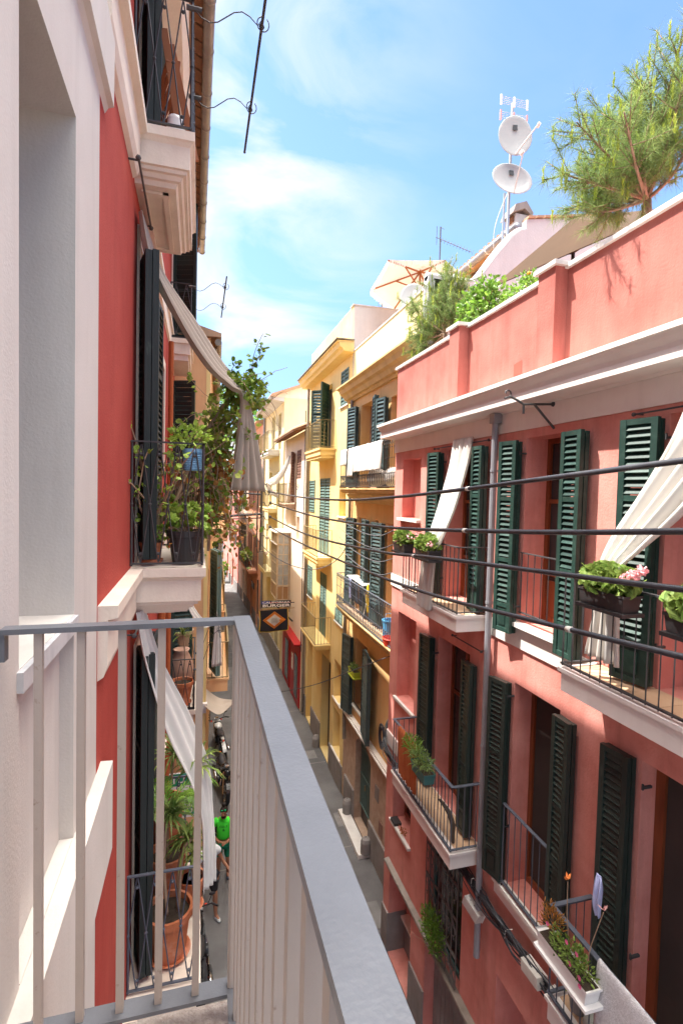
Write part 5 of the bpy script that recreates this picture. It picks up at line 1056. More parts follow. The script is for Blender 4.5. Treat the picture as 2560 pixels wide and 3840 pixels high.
t = pot('clay_pot', 'squat clay pot tucked by the rail of the lower left balcony', -.02, 4.98, 4.96, .12, .09, .3); dracaena(t, [(-.02, 4.98, 5.2), (0, 4.98, 5.5)], .22, 30, rr)
t = pot('potted_rubber_tree', 'bright orange clay pot on the second lower left balcony', -.24, 9.8, 5.0, .19, .13, .42); dracaena(t, [(-.24, 9.8, 5.4), (-.2, 9.8, 5.9), (-.25, 9.85, 6.3)], .3, 30, rr)
t = thing('clay_urn', 'big bellied clay urn behind the bright orange pot', 'urn', (-.28, 10.35, 5.0)); MB().lathe((-.28, 10.35, 5.0), [(0, 0), (.14, 0), (.24, .3), (.25, .5), (.17, .72), (.13, .8), (.16, .86), (.13, .86), (.1, .8), (0, .75)], 20).build('urn_body', mat('pinkish clay', (.46, .27, .19), .9, (.55, .36, .28), 6), t, smooth=True)
t = pot('potted_yucca', 'tan clay pot of slender yuccas at the back of the second lower left balcony', -.27, 10.7, 5.75, .2, .15, .38, mat('tan clay', (.42, .29, .19), .9), saucer=False)
for a in ((-.27, -.30), (-.2, -.15), (-.33, -.4)): dracaena(t, [(a[0], 10.7, 6.0), (a[0] + .03, 10.7, 6.5), (a[1], 10.7, 6.9 + rr.uniform(-.2, .2))], .22, 40, rr, w=.008, r=.01)

# folded deck chair and jar on the top left balcony
t = thing('deck_chair', 'folded reddish brown wooden deck chair leaning on the top left balcony', 'chair', (-.25, 4.8, 11.72))
for i, (a, b) in enumerate((((-.16, 4.55, 11.76), (-.32, 4.6, 12.75)), ((-.06, 4.62, 11.76), (-.27, 4.68, 12.7)), ((-.30, 4.9, 11.76), (-.22, 4.7, 12.6)))): MB().bar(a, b, .055, .025, (0, 1, 0)).build('side_rail', 'redwood', t)
for k in range(8): u = .08 + k * .09; MB().bar((-.17 - .16 * u + .0, 4.57, 11.78 + u), (-.36 - .05 * u, 5.0, 11.8 + u * .95), .03, .012).build('slat', 'redwood', t)
t = thing('white_jar', 'white ribbed jar on the floor of the top left balcony', 'jar', (-.21, 4.32, 11.705)); mb = MB(); mb.lathe((-.21, 4.32, 11.705), [(0, 0), (.05, 0), (.062, .05), (.064, .10), (.058, .13), (.06, .14), (.054, .17), (0, .17)], 18); mb.build('jar_body', 'whitepl', t, smooth=True)

# ---------------------------------------------------------------- right: flower boxes
def geranium(name, label, c, L_, n, seed, box='blackpl', fl=None, m='geran', fm='flower', h=.12, nf=40, W=.17, group=None):
    r_ = random.Random(seed); t = trough(name, label, c, L_, W, .13, box, group=group)
    mb = MB(); foliage(mb, (c[0], c[1], c[2] + .13 + h * .6), W * .75, L_ * .56, h, n, .05, .045, 'round', .3, r_, .3); mb.build('foliage', m, t)
    mb = MB(); stems(mb, (c[0], c[1], c[2] + .1), 10, .2, 1.5, .004, r_); mb.build('stem', 'stem', t)
    if fl:
        for f in fl:
            mb = MB(); 
            for _ in range(nf): leaf(mb, Vector(f) + rv(r_) * .035, rv(r_), rv(r_), .02, .016, 'round')
            mb.build('flower', fm, t)
    return t
geranium('flower_box', 'dark flower box of geraniums hooked furthest left on the upper pink balcony rail', (3.09, 7.42, 8.10), .46, 280, 41, fl=[(3.05, 7.1, 8.36)], nf=10, group='flower boxes on the pink house rails')
geranium('flower_box', 'dark flower box with yellowing leaves beside the white curtain, upper pink balcony', (3.09, 6.56, 8.10), .48, 320, 42, fl=[(3.0, 6.3, 8.33), (3.02, 6.75, 8.42)], nf=12, group='flower boxes on the pink house rails')
geranium('flower_box', 'long dark flower box with pink blossom on the big upper right balcony', (3.10, 3.27, 8.15), .46, 420, 43, fl=[(3.08, 3.02, 8.44), (3.05, 3.06, 8.41), (3.09, 2.97, 8.48)], nf=50, h=.13, group='flower boxes on the pink house rails')
geranium('flower_box', 'flower box cut by the right edge of the picture on the big upper right balcony', (3.10, 2.47, 8.12), .46, 420, 44, h=.13, group='flower boxes on the pink house rails')
r_ = random.Random(50)
t = trough('rail_planter', 'teal planter of feathery rosemary on the middle pink balcony rail', (3.12, 6.54, 4.98), .46, .17, .15, 'teal', tray=False); mb = MB(); foliage(mb, (3.12, 6.6, 5.2), .13, .32, .12, 520, .08, .006, 'strap', .6, r_, .2); mb.build('foliage', 'needle', t)
mb = MB(); foliage(mb, (3.12, 6.9, 5.24), .12, .28, .12, 260, .12, .006, 'strap', .8, r_, .2); mb.build('grass_foliage', 'lemon', t)
t = trough('rail_planter', 'long white planter of pink daisies on the lowest right balcony rail', (3.10, 3.55, 4.92), .62, .15, .14, 'whitepl'); mb = MB(); foliage(mb, (3.10, 3.5, 5.12), .10, .27, .10, 520, .04, .018, 'leaf', .5, r_, .2); mb.build('foliage', 'geran', t)
mb = MB(); foliage(mb, (3.12, 3.78, 5.2), .09, .14, .12, 200, .05, .012, 'leaf', 1, r_, .2); mb.build('dry_foliage', 'leafb', t)
for f in ((3.02, 3.42, 5.13), (3.03, 3.32, 5.10), (3.03, 3.72, 5.22), (3.05, 3.5, 5.24), (3.02, 3.3, 5.05), (3.05, 3.38, 5.24)):
    mb = MB(); 
    for k in range(9): a = k * .7; leaf(mb, f, (-.3, math.cos(a), math.sin(a)), (-1, 0, .2), .02, .014, 'round')
    mb.build('flower', 'magenta', t)
def stick(label, a, b, m, kind):
    t = thing('garden_windmill', label, 'garden stick', a); MB().tube([a, tuple((Vector(a) + Vector(b)) / 2 + Vector((0, .02, 0))), b], .004, 5).build('stick', 'stem', t); mb = MB(); r2 = random.Random(kind)
    for k in range(4): leaf(mb, Vector(b) + Vector((0, 0, .02)), rv(r2, 1.0), rv(r2), .06, .022, 'leaf')
    mb.build('foil', m, t)
stick('thin stick topped with orange foil in the white planter', (3.15, 3.58, 5.05), (3.17, 3.66, 5.62), 'orangecl', 1); stick('thin stick topped with pale pink ribbon in the white planter', (3.12, 3.38, 5.0), (3.17, 3.25, 5.68), 'pinkcl', 2)
drape('lilac_cloth', 'bluecl', [((3.28, 3.42, 5.84), (0, .03, 0), .5), ((3.24, 3.38, 5.78), (.01, .05, 0), 1.2), ((3.22, 3.37, 5.65), (.01, .05, 0), 1.4), ((3.22, 3.36, 5.55), (0, .03, 0), .8)], 3, .015, 'small pale lilac cloth hanging above the lowest right balcony rail', 'cloth', seed=51, cols=14)
t = pot('floor_pot', 'grey plastic pot of small succulents on the floor of the lowest right balcony', 3.40, 3.72, 4.32, .09, .07, .15, 'plinth', False); mb = MB(); foliage(mb, (3.4, 3.72, 4.56), .10, .10, .10, 110, .05, .03, 'leaf', .5, r_, .2); mb.build('foliage', 'succ', t)
t = thing('glass_jar', 'short grey jar beside the succulent pot on the lowest right balcony', 'jar', (3.36, 3.50, 4.32)); MB().lathe((3.36, 3.50, 4.32), [(0, 0), (.08, 0), (.085, .1), (.075, .15), (0, .14)], 16).build('jar_body', 'paleglass', t, smooth=True)
t = thing('fern', 'bushy green fern growing behind the ledge at the grilled window', 'plant', (3.6, 6.9, 1.9)); mb = MB(); foliage(mb, (3.56, 6.93, 2.28), .12, .34, .34, 900, .07, .02, 'leaf', .5, r_, .1); mb.build('foliage', 'lemon', t); mb = MB(); stems(mb, (3.6, 6.93, 1.9), 12, .5, .6, .004, r_); mb.build('stem', 'stem', t)
t = thing('wall_figure', 'dark iron bird figure fixed inside the middle pink balcony', 'ornament', (3.35, 6.05, 4.33)); MB().tube(smooth([(3.35, 6.02, 4.33), (3.34, 6.03, 4.45), (3.35, 6.05, 4.56), (3.33, 6.12, 4.68), (3.3, 6.25, 4.74), (3.3, 6.36, 4.73)]), [.02 + .015 * math.sin(i * .12) for i in range(31)], 6).build('figure', 'oldwood', t)
t = thing('dry_window_plant', 'dead brown plant in a dark tray on the lower white sill of the pink house', 'plant', (3.66, 8.7, 2.75)); mb = MB(); mb.box(3.62, 3.76, 8.72, 8.94, 2.75, 2.80); mb.build('tray', 'blackpl', t); mb = MB(); foliage(mb, (3.70, 8.5, 2.79), .05, .15, .03, 60, .04, .02, 'leaf', .3, r_, .1); mb.build('foliage', 'leafb', t)

# orange house balcony clutter
t = thing('drying_rack', 'white folding drying rack hung with dark clothes behind the orange house rail', 'drying rack', (4.0, 12.4, 5.85)); mb = MB()
for k in range(9): mb.tube([(3.86 + k * .035, 11.7, 6.74), (3.86 + k * .035, 13.1, 6.78)], .006, 4)
for y in (11.7, 12.4, 13.1): mb.tube([(3.86, y, 6.76), (4.14, y, 6.76)], .008, 4)
for y in (11.8, 13.0): mb.tube([(3.88, y, 6.74), (4.1, y, 5.86)], .01, 5); mb.tube([(4.1, y, 6.74), (3.88, y, 5.86)], .01, 5)
mb.build('rack_frame', 'whitepl', t)
for i, (y, w, m) in enumerate(((12.0, .12, 'blackcl'), (12.3, .14, 'shoe'), (12.62, .12, 'blackcl'), (12.9, .12, 'bluecl'))): tag(drape('hung_clothes', m, [((3.90, y, 6.76), (0, w, 0), .4), ((3.885, y, 6.6), (0, w, 0), 1), ((3.89, y, 6.2), (0, w, 0), 1.2)], 2, .012, None, None, seed=60 + i, cols=12), ['black garment nearest on the drying rack', 'slate garment beside the nearest black one on the rack', 'black garment in the middle of the drying rack', 'pale lilac garment furthest along the drying rack'][i], 'clothes', 'clothes on the drying rack')
drape('yellow_cloth', 'yellowcl', [((3.85, 11.3, 6.85), (0, .04, 0), .5), ((3.84, 11.28, 6.6), (0, .07, 0), 1), ((3.84, 11.25, 6.2), (0, .05, 0), 1)], 2, .02, 'yellow mop cloth leaning at the orange house balcony rail', 'mop', seed=70, cols=12)
t = thing('blue_bin', 'sky blue plastic bin with handle at the near end of the orange house balcony', 'bin', (3.98, 10.15, 5.85)); MB().lathe((3.98, 10.15, 5.85), [(0, 0), (.14, 0), (.17, .42), (.18, .42), (.18, .45), (.15, .45), (.13, .03), (0, .03)], 18).build('bin_body', 'bluepl', t, smooth=False); MB().tube([(3.84, 10.15, 6.28), (3.9, 10.2, 6.42), (4.05, 10.2, 6.42), (4.12, 10.15, 6.28)], .008, 5).build('handle', 'bluepl', t)
t = thing('red_crate', 'red plastic tub below the blue bin on the orange house balcony', 'tub', (3.86, 9.85, 5.85)); MB().lathe((3.86, 9.85, 5.85), [(0, 0), (.12, 0), (.15, .14), (.16, .14), (.14, .16), (.1, .02), (0, .02)], 18, sy=1.3).build('tub_body', 'redpl', t)
t = trough('lime_planter', 'lime green planter of grey succulents in the orange house window between shutters', (4.08, 12.95, 4.1), .55, .18, .16, 'lime', tray=True); mb = MB(); foliage(mb, (4.08, 12.95, 4.33), .08, .24, .08, 160, .05, .03, 'leaf', .5, r_, .2); mb.build('foliage', 'needle', t)
t = thing('plastic_sacks', 'white bulging laundry bags behind the upper rail of the orange house', 'bag', (4.0, 11.2, 9.12)); mb = MB(); mb.ball((4.0, 11.3, 9.35), .22, 12, 8, (.9, 2.2, 1)); mb.ball((4.0, 10.3, 9.35), .2, 12, 8, (.9, 1.5, 1.1)); mb.build('bag_body', 'cloth', t, smooth=True)
t = pot('balcony_plant', 'leafy plant climbing on the black screened balcony far down the street', 3.35, 36.3, 3.72, .3, .2, .5); mb = MB(); foliage(mb, (3.3, 36.0, 4.4), .3, 1.2, .5, 260, .2, .14, 'leaf', .3, r_, .2); mb.build('foliage', 'leaf', t)

# ================================================================ ROOF TERRACES
rf = thing('roof_house', 'small rooftop house with white gable and clay tiled roof above the pink parapet', 'house', (8, 11.3, 10.4))
mb = MB(); mb.box(6.62, 12, 9.82, 12.9, 10.4, 14.55); mb.build('wall', 'salmon', rf)
mb = MB(); mb.prism([(6.58, 9.62, 10.4), (12, 9.62, 10.4), (12, 9.62, 15.3), (8.6, 9.62, 15.22), (6.58, 9.62, 14.84)], (0, .19, 0)); mb.build('gable_wall', 'whitewash', rf)
mb = MB(); mb.prism([(6.4, 9.83, 14.66), (6.4, 9.83, 14.74), (8.7, 9.83, 15.24), (12.2, 9.83, 15.3), (12.2, 9.83, 14.66)], (0, 3.3, 0)); rb_ = mb.build('roof', 'rooftile', rf)
mb = MB()
for k in range(17): y = 9.95 + k * .185; mb.tube([(6.34, y, 14.74), (8.7, y, 15.25)], .07, 7)
for k in range(12): x = 6.7 + k * .2; mb.obox((x, 9.70, 14.88 + (x - 6.58) * .19), (.09, 0, .015), (0, .12, 0), (0, 0, .022))
mb.build('roof_tile', 'rooftile', rb_)
mb = MB(); mb.tube([(6.32, 9.55, 14.62), (6.32, 13.2, 14.62)], .085, 12); mb.build('gutter', 'pipe', rf, smooth=True)
for k in range(5): c = (6.32, 9.9 + k * .75, 14.62); MB().tube([c, (6.32, 9.93 + k * .75, 14.62)], .095, 12).build('gutter_strap', 'whitepl', rf)
t = thing('chimney', 'small white chimney with a mossy sloping cap behind the satellite dishes', 'chimney', (6.66, 10, 14.7)); MB().box(6.50, 6.80, 9.9, 10.3, 14.6, 15.10).build('stack', 'whitewash', t)
mb = MB(); mb.prism([(6.40, 9.84, 15.08), (6.46, 9.84, 15.26), (6.72, 9.84, 15.36), (6.90, 9.84, 15.14), (6.88, 9.84, 15.06), (6.68, 9.84, 15.2)], (0, .5, 0)); mb.build('cap', 'plinth', t); MB().box(6.47, 6.51, 9.95, 10.2, 14.95, 15.07).build('vent', 'eavetile', t)
t = thing('stair_wall', 'white rendered parapet climbing in a curve to the rooftop house', 'wall', (5, 9, 10.4)); P = [(4.1, 13.12), (4.70, 13.12), (5.05, 13.12), (5.2, 13.25), (5.5, 13.66), (5.8, 14.02), (6.05, 14.24), (6.2, 14.28)]
mb = MB(); mb.prism([(6.2, 9.0, 10.4), (4.1, 9.0, 10.4)] + [(x, 9.0, z) for x, z in P], (0, .22, 0)); mb.build('wall', 'whitewash', t)
mb = MB(); mb.tube(smooth([(x, 9.11, z) for x, z in P], 4), .085, 8); mb.build('coping', 'whitewash', t, smooth=True)
# masts and dishes
def dish(label, c, rx, rz, nrm, mastx, txt=None, lnb=None, name='satellite_dish', logo=True):
    t = thing(name, label, 'satellite dish', c); n = Vector(nrm).normalized(); s = n.cross(Vector((0, 0, 1))).normalized(); u = s.cross(n).normalized(); C0 = Vector(c)
    mb = MB(); K = 30; rings = [(0, -.09), (.3, -.08), (.6, -.055), (.85, -.022), (1, 0), (1.02, -.006), (1, -.02), (.6, -.08), (0, -.115)]; vs = []; fs = []
    for r, d in rings:
        for k in range(K): a = 6.2832 * k / K; vs.append(C0 + s * (r * rx * math.cos(a)) + u * (r * rz * math.sin(a)) + n * (d * rx * 1.1))
    for i in range(len(rings) - 1):
        for k in range(K): fs.append((i * K + k, i * K + (k + 1) % K, (i + 1) * K + (k + 1) % K, (i + 1) * K + k))
    mb.add(vs, fs); mb.build('reflector', 'dish', t, smooth=True)
    f = C0 + (Vector(lnb) if lnb else n * rx * 1.0 + u * (-rz * .1)); b = C0 - u * rz * .95
    MB().tube([b, f], .014, 6).build('feed_arm', 'box', t); MB().tube([f - n * .02, f - n * .10], .035, 8).build('receiver', 'whitepl', t)
    MB().tube([C0 - n * .25, Vector((mastx[0], mastx[1], C0.z - .02))], .03, 6).build('mount', 'alu', t)
    if logo: MB().obox(C0 + u * rz * .42 - n * .055 * rx * 1.1 + n * .012, s * .045, u * .055, n * .003).build('logo_plate', 'signblk', t)
    if txt: textmesh(txt, 'lettering', 'signblk', t, C0 + u * rz * .25 - n * .06, -s, u, .17, .0, width=rx * 1.25)
    return t
dish('upper grey satellite dish on the roof mast, feed arm at lower right', (5.98, 9.22, 16.18), .335, .42, (-.25, -1, .12), (6.0, 9.42), lnb=(.28, -.38, .06))
dish('lower grey satellite dish on the roof mast, half in shadow', (5.95, 9.22, 15.34), .42, .35, (-.1, -1, .25), (6.0, 9.42), lnb=(-.05, -.42, .28))
dish('big pale satellite dish half hidden behind the small pine', (4.62, 10.9, 13.42), .30, .36, (-.35, -1, .25), (4.75, 11.2), txt='Telefonica', logo=False)
MB().tube([(4.75, 11.2, 11.9), (4.75, 11.2, 13.5)], .03, 6).build('mast', 'alu', None, org=(4.75, 11.2, 11.9)); tag(bpy.data.objects['mast'], 'short pole carrying the dish behind the small pine', 'mast')
t = thing('antenna_mast', 'tall roof mast with white grid aerials above the two grey dishes', 'antenna', (6.0, 9.42, 13.7)); MB().tube([(6.0, 9.42, 13.2), (6.02, 9.42, 16.95)], .03, 8).build('mast_pole', 'alu', t); MB().tube([(5.94, 9.5, 13.2), (5.96, 9.5, 15.2)], .022, 6).build('stay_pole', 'alu', t)
mb = MB()
for z0, m_ in ((16.85, 0), (16.55, 0)):
    for k in range(5): mb.tube([(5.72, 9.36, z0 + k * .035), (6.32, 9.36, z0 + .02 + k * .035)], .004, 4)
mb.build('grid', 'alu', t)
for z0, mm_ in ((16.83, 'whitepl'), (16.53, 'pinkcl')):
    for x in (5.72, 6.02, 6.32): MB().obox((x, 9.36, z0 + .1 + (x - 6) * .03), (.018, 0, 0), (0, .01, 0), (0, 0, .10)).build('grid_end', mm_, t)
wire([(6.05, 9.4, 15.3), (5.9, 9.4, 15.0), (5.7, 9.4, 14.4), (5.75, 9.45, 13.9), (6.0, 9.5, 13.4)], .008, 'pale thin wire looping beside the dish mast', 'box')
def yagi(label, x, y, z, h, L_):
    t = thing('tv_antenna', label, 'antenna', (x, y, z)); MB().tube([(x, y, z), (x, y, z + h)], .022, 6).build('mast_pole', 'thincable', t); mb = MB(); mb.tube([(x - .15, y, z + h * .82), (x + L_, y - .2, z + h * .62)], .012, 5)
    for k in range(11): u = k / 10; c = Vector((x + .05 + L_ * u, y - .2 * u, z + h * (.79 - .17 * u))); mb.tube([c + Vector((-.03, 0, -.07)), c + Vector((.03, 0, .07))], .007, 4)
    mb.tube([(x - .12, y, z + h * .7), (x - .12, y, z + h * 1.0)], .01, 4); mb.tube([(x - .02, y, z + h), (x + .12, y, z + h * .97)], .008, 4); mb.build('elements', 'thincable', t)
yagi('dark comb shaped television aerial beside the cream parasol', 7.0, 14.6, 15.3, 1.85, .95); yagi('tiny television aerial far behind the orange house parapet', 6.2, 17.5, 14.3, 1.5, .5)
# cream parasol with fringe
t = thing('parasol', 'cream fringed parasol with red wood ribs on the far roof terrace', 'parasol', (6.2, 14.0, 12))
A_, B_, C_, D_, E_ = Vector((4.67, 14.2, 14.82)), Vector((4.75, 13.0, 15.17)), Vector((6.40, 13.0, 15.40)), Vector((7.78, 14.2, 15.55)), Vector((5.72, 15.0, 14.69)); Fx = Vector((7.2, 15.2, 14.95)); apex = Vector((6.1, 13.9, 15.55))
rim = [A_, B_, C_, D_, Fx, E_]; mb = MB(); K = 6
for i in range(6):
    a, b = rim[i], rim[(i + 1) % 6]; g_ = []
    for u in range(K + 1):
        for v in range(K + 1):
            p = apex + (a - apex) * (u / K) * (1 - v / K) + (b - apex) * (u / K) * (v / K); p.z -= .0; e = a + (b - a) * (v / K); p += (apex + (a + b) / 2 * 0 - apex) * 0; p.z -= .02 * (u / K) * math.sin(math.pi * v / K); g_.append(p)
    mb.add(g_, [(u * (K + 1) + v, (u + 1) * (K + 1) + v, (u + 1) * (K + 1) + v + 1, u * (K + 1) + v + 1) for u in range(K) for v in range(K)])
mb.build('canopy', 'canvas', t, solid=.01)
mb = MB(); rr = random.Random(5)
for i in range(6):
    a, b = rim[i], rim[(i + 1) % 6]
    for k in range(70): u = (k + rr.random()) / 70; p = a + (b - a) * u + Vector((0, 0, -.02 * math.sin(math.pi * u))); h = rr.uniform(.12, .2); mb.quad(p, p + (b - a).normalized() * .018, p + (b - a).normalized() * .014 - Vector((0, 0, h)), p - Vector((0, 0, h * .9)))
mb.build('fringe', 'canvas', t)
hub = apex + Vector((.0, .1, -.12))
for r_i in rim: MB().bar(hub, r_i + Vector((0, 0, -.02)), .035).build('rib', 'redwood', t); MB().bar(hub + Vector((.03, .02, -.5)), hub * .5 + r_i * .5 + Vector((0, 0, .0)), .03).build('strut', 'redwood', t)
MB().tube([hub + Vector((0, 0, .1)), hub + Vector((.08, .05, -3.5))], .03, 8).build('pole', 'redwood', t)
# brown terrace canopy
t = thing('terrace_parasol', 'large brown square parasol behind the pink parapet and orange bush', 'parasol', (5.3, 6.6, 10.4))
q = [Vector((4.40, 7.30, 12.28)), Vector((5.35, 7.35, 13.05)), Vector((5.9, 5.3, 12.75)), Vector((4.75, 5.0, 12.15))]; ap = Vector((5.05, 6.25, 12.95)); mb = MB()
mb.add([ap] + q, [(0, 1, 2), (0, 2, 3), (0, 3, 4), (0, 4, 1)]); mb.build('canopy', 'browncanvas', t, solid=.012)
for v in q: MB().bar(ap - Vector((0, 0, .05)), v - Vector((0, 0, .03)), .022).build('rib', 'blackpl', t)
for i in range(4): MB().bar(ap + (q[i] - ap) * .5 - Vector((0, 0, .05)), ap - Vector((0, 0, .5)), .018).build('strut', 'blackpl', t)
MB().tube([ap, ap - Vector((0, 0, 2.5))], .025, 8).build('pole', 'blackpl', t)

# pines and bushes
def pine(label, x, y, z0, fork, branches, seed, ntuft, nl, tr=.05, up=.25, name='pine_tree', nn=62):
    rr = random.Random(seed); t = thing(name, label, 'tree', (x, y, z0)); mb = MB(); F_ = Vector(fork)
    mb.tube(smooth([(x, y, z0), ((x + F_.x) / 2 + .03, (y + F_.y) / 2, (z0 + F_.z) / 2), F_], 4), tr, 8, r1=tr * .85); tw = []
    for b in branches:
        B_ = Vector(b); mid = (F_ + B_) / 2 + Vector((rr.uniform(-.06, .06), rr.uniform(-.06, .06), rr.uniform(-.12, -.02))); s = smooth([F_, mid, B_], 7); mb.tube(s, tr * .45, 6, r1=tr * .14)
        for k in range(ntuft):
            u = rr.uniform(.28, 1); p = s[int(u * (len(s) - 1))]; d = ((B_ - F_).normalized() * .7 + rv(rr) * .9 + Vector((0, 0, up))).normalized(); L_ = rr.uniform(.16, .40); e = p + d * L_; mb.tube([p, p + d * L_ * .5 + Vector((0, 0, -.01)), e], tr * .12, 4, r1=.003); tw.append((p, e))
    mb.build('trunk', 'bark', t, smooth=True); mn, ms_ = MB(), MB()
    for p, e in tw:
        d = (e - p).normalized()
        for _ in range(nn):
            u = rr.uniform(.15, 1); c = p + (e - p) * u; leaf(mn, c, d * .8 + rv(rr) * .9 + Vector((0, 0, -.15)), rv(rr), nl * rr.uniform(.6, 1.1), .0024, 'needle')
        if rr.random() < .36:
            for _ in range(34): v = rv(rr) * .22; leaf(ms_, e + Vector((0, 0, rr.uniform(-.04, .10))), Vector((v.x, v.y, .5)), rv(rr), .06, .005, 'needle')
    mn.build('needles', 'needle', t); ms_.build('young_shoots', 'shoot', t)
rr = random.Random(77)
pine('big airy pine in the top right corner, growing behind the pink parapet', 4.35, 4.22, 10.45, (4.28, 4.25, 12.0),
     [(4.2, 4.82, 12.7), (4.15, 4.95, 12.9), (4.15, 4.85, 12.15), (4.2, 4.8, 13.2), (4.2, 4.75, 13.1), (4.2, 4.4, 13.1), (4.1, 4.1, 13.0), (4.15, 3.8, 13.2), (4.1, 3.7, 12.8), (4.2, 3.6, 12.4), (3.95, 4.6, 12.4), (3.9, 4.2, 12.6), (4.5, 4.2, 13.2), (4.7, 4.7, 12.9), (4.6, 3.8, 13.4), (3.95, 4.95, 12.25), (4.4, 4.9, 12.9), (3.9, 3.9, 12.2), (4.3, 4.6, 13.0), (4.3, 4.0, 13.0), (4.2, 4.3, 13.1), (3.3, 4.3, 12.1), (3.35, 3.6, 12.2), (3.25, 4.05, 12.4)], 71, 23, .15, .045, nn=75)
pine('small round pine with lime shoots behind the left end of the pink parapet', 4.25, 8.5, 10.45, (4.22, 8.5, 11.9),
     [(4.0, 9.5, 12.7), (4.1, 9.2, 12.3), (4.2, 9.6, 12.1), (4.2, 9.0, 12.9), (4.2, 8.5, 13.0), (4.2, 8.2, 12.7), (4.2, 7.9, 12.3), (4.5, 8.3, 12.8), (4.3, 7.8, 12.0), (3.95, 8.9, 12.0), (4.0, 9.3, 11.8), (4.0, 8.4, 12.4), (4.5, 8.8, 12.6)], 72, 32, .12, .045, nn=95)
def bush(label, c, r, n, m, seed, L_=.085, W_=.045, fruit=0, name='potted_bush'):
    rr = random.Random(seed); t = thing(name, label, 'bush', (c[0], c[1], 10.45)); mb = MB(); E_ = []
    for _ in range(14):
        a = rv(rr, .9); e = Vector((c[0] + a.x * r[0] * .9, c[1] + a.y * r[1] * .9, c[2] + a.z * r[2] * .9)); s = smooth([(c[0], c[1], 10.5), (c[0] + a.x * .05, c[1] + a.y * .1, c[2] - r[2] * .5), e], 5); mb.tube(s, .012, 5, r1=.004); E_.append(s)
    mb.build('stem', 'stem', t); mb = MB()
    for s in E_:
        for p in s[4:]:
            for _ in range(n // 110): leaf(mb, p + rv(rr) * .05, rv(rr, .4), rv(rr, .6), L_ * rr.uniform(.6, 1.2), W_)
    foliage(mb, c, *r, n, L_, W_, 'leaf', .3, rr, .25); mb.build('foliage', m, t)
    for k in range(fruit): v = rv(rr); MB().ball((c[0] + v.x * r[0] * .9, c[1] + v.y * r[1] * .9, c[2] + v.z * r[2] * .9), .028, 8, 5).build('fruit', 'orangefr', t)
bush('glossy lemon bush behind the parapet between the small pine and the pilaster', (4.12, 7.05, 11.78), (.28, .62, .48), 900, 'lemon', 73)
bush('little orange bush with fruit in front of the brown parasol', (4.12, 5.95, 11.65), (.25, .45, .27), 620, 'lemon', 74, .07, .026, 7)

# ================================================================ trees on the square
def far_tree(label, x, y, h, r, n, seed):
    rr = random.Random(seed); t = thing('plane_tree', label, 'tree', (x, y, 0), 'trees on the square'); mb = MB(); mb.tube(smooth([(x, y, 0), (x + .2, y, h * .3), (x, y, h * .55)], 4), .35, 8, r1=.2); cl = []
    for _ in range(16): v = rv(rr, .2); e = Vector((x + v.x * r * .7, y + v.y * r * .7, h * .72 + v.z * h * .24)); mb.tube(smooth([(x, y, h * .4), ((x + e.x) / 2, (y + e.y) / 2, h * .55), e], 4), .12, 5, r1=.03); cl.append(e)
    mb.build('trunk', 'bark', t); mb = MB()
    for e in cl: foliage(mb, e, r * .42, r * .42, h * .13, n // 16, .5, .4, 'leaf', .1, rr, .3)
    mb.build('crown', 'farleaf', t)
far_tree('leftmost tall green tree at the end of the street', -3.5, 66, 19, 7, 2400, 81); far_tree('tall green tree rising behind the vine at the end of the street', 3.0, 74, 24, 8, 2600, 82); far_tree('low green tree beside the sunlit square', 1.2, 60, 7, 2.2, 900, 83)
t = pot('street_planter', 'bushy green plant in a pot on the sunlit square', 2.35, 50.5, 0, .3, .22, .6, 'plinth', False); mb = MB(); foliage(mb, (2.35, 50.5, 1.3), .5, .5, .8, 300, .25, .15, 'leaf', .4, random.Random(9), .2); mb.build('foliage', 'lemon', t)

# ================================================================ PEOPLE
def skin_mesh(joints, edges, name, m, parent, sub=2, root=0):
    me = bpy.data.meshes.new(name); me.from_pydata([j[0] for j in joints], edges, []); ob = bpy.data.objects.new(name, me); col.objects.link(ob)
    sk = ob.modifiers.new('skin', 'SKIN'); sk.use_smooth_shade = True
    for i, j in enumerate(joints):
        r = j[1]; me.skin_vertices[0].data[i].radius = (r, r) if not isinstance(r, tuple) else r
    me.skin_vertices[0].data[root].use_root = True
    ss = ob.modifiers.new('sub', 'SUBSURF'); ss.levels = sub; ss.render_levels = sub
    dg_ = bpy.context.evaluated_depsgraph_get(); dg_.update(); nm_ = bpy.data.meshes.new_from_object(ob.evaluated_get(dg_)); bpy.data.objects.remove(ob)
    nm_.materials.clear(); nm_.materials.append(M[m]); nm_.polygons.foreach_set('use_smooth', [True] * len(nm_.polygons))
    o2 = bpy.data.objects.new(name, nm_); col.objects.link(o2); o2.parent = parent; o2['_o'] = (0, 0, 0); return o2
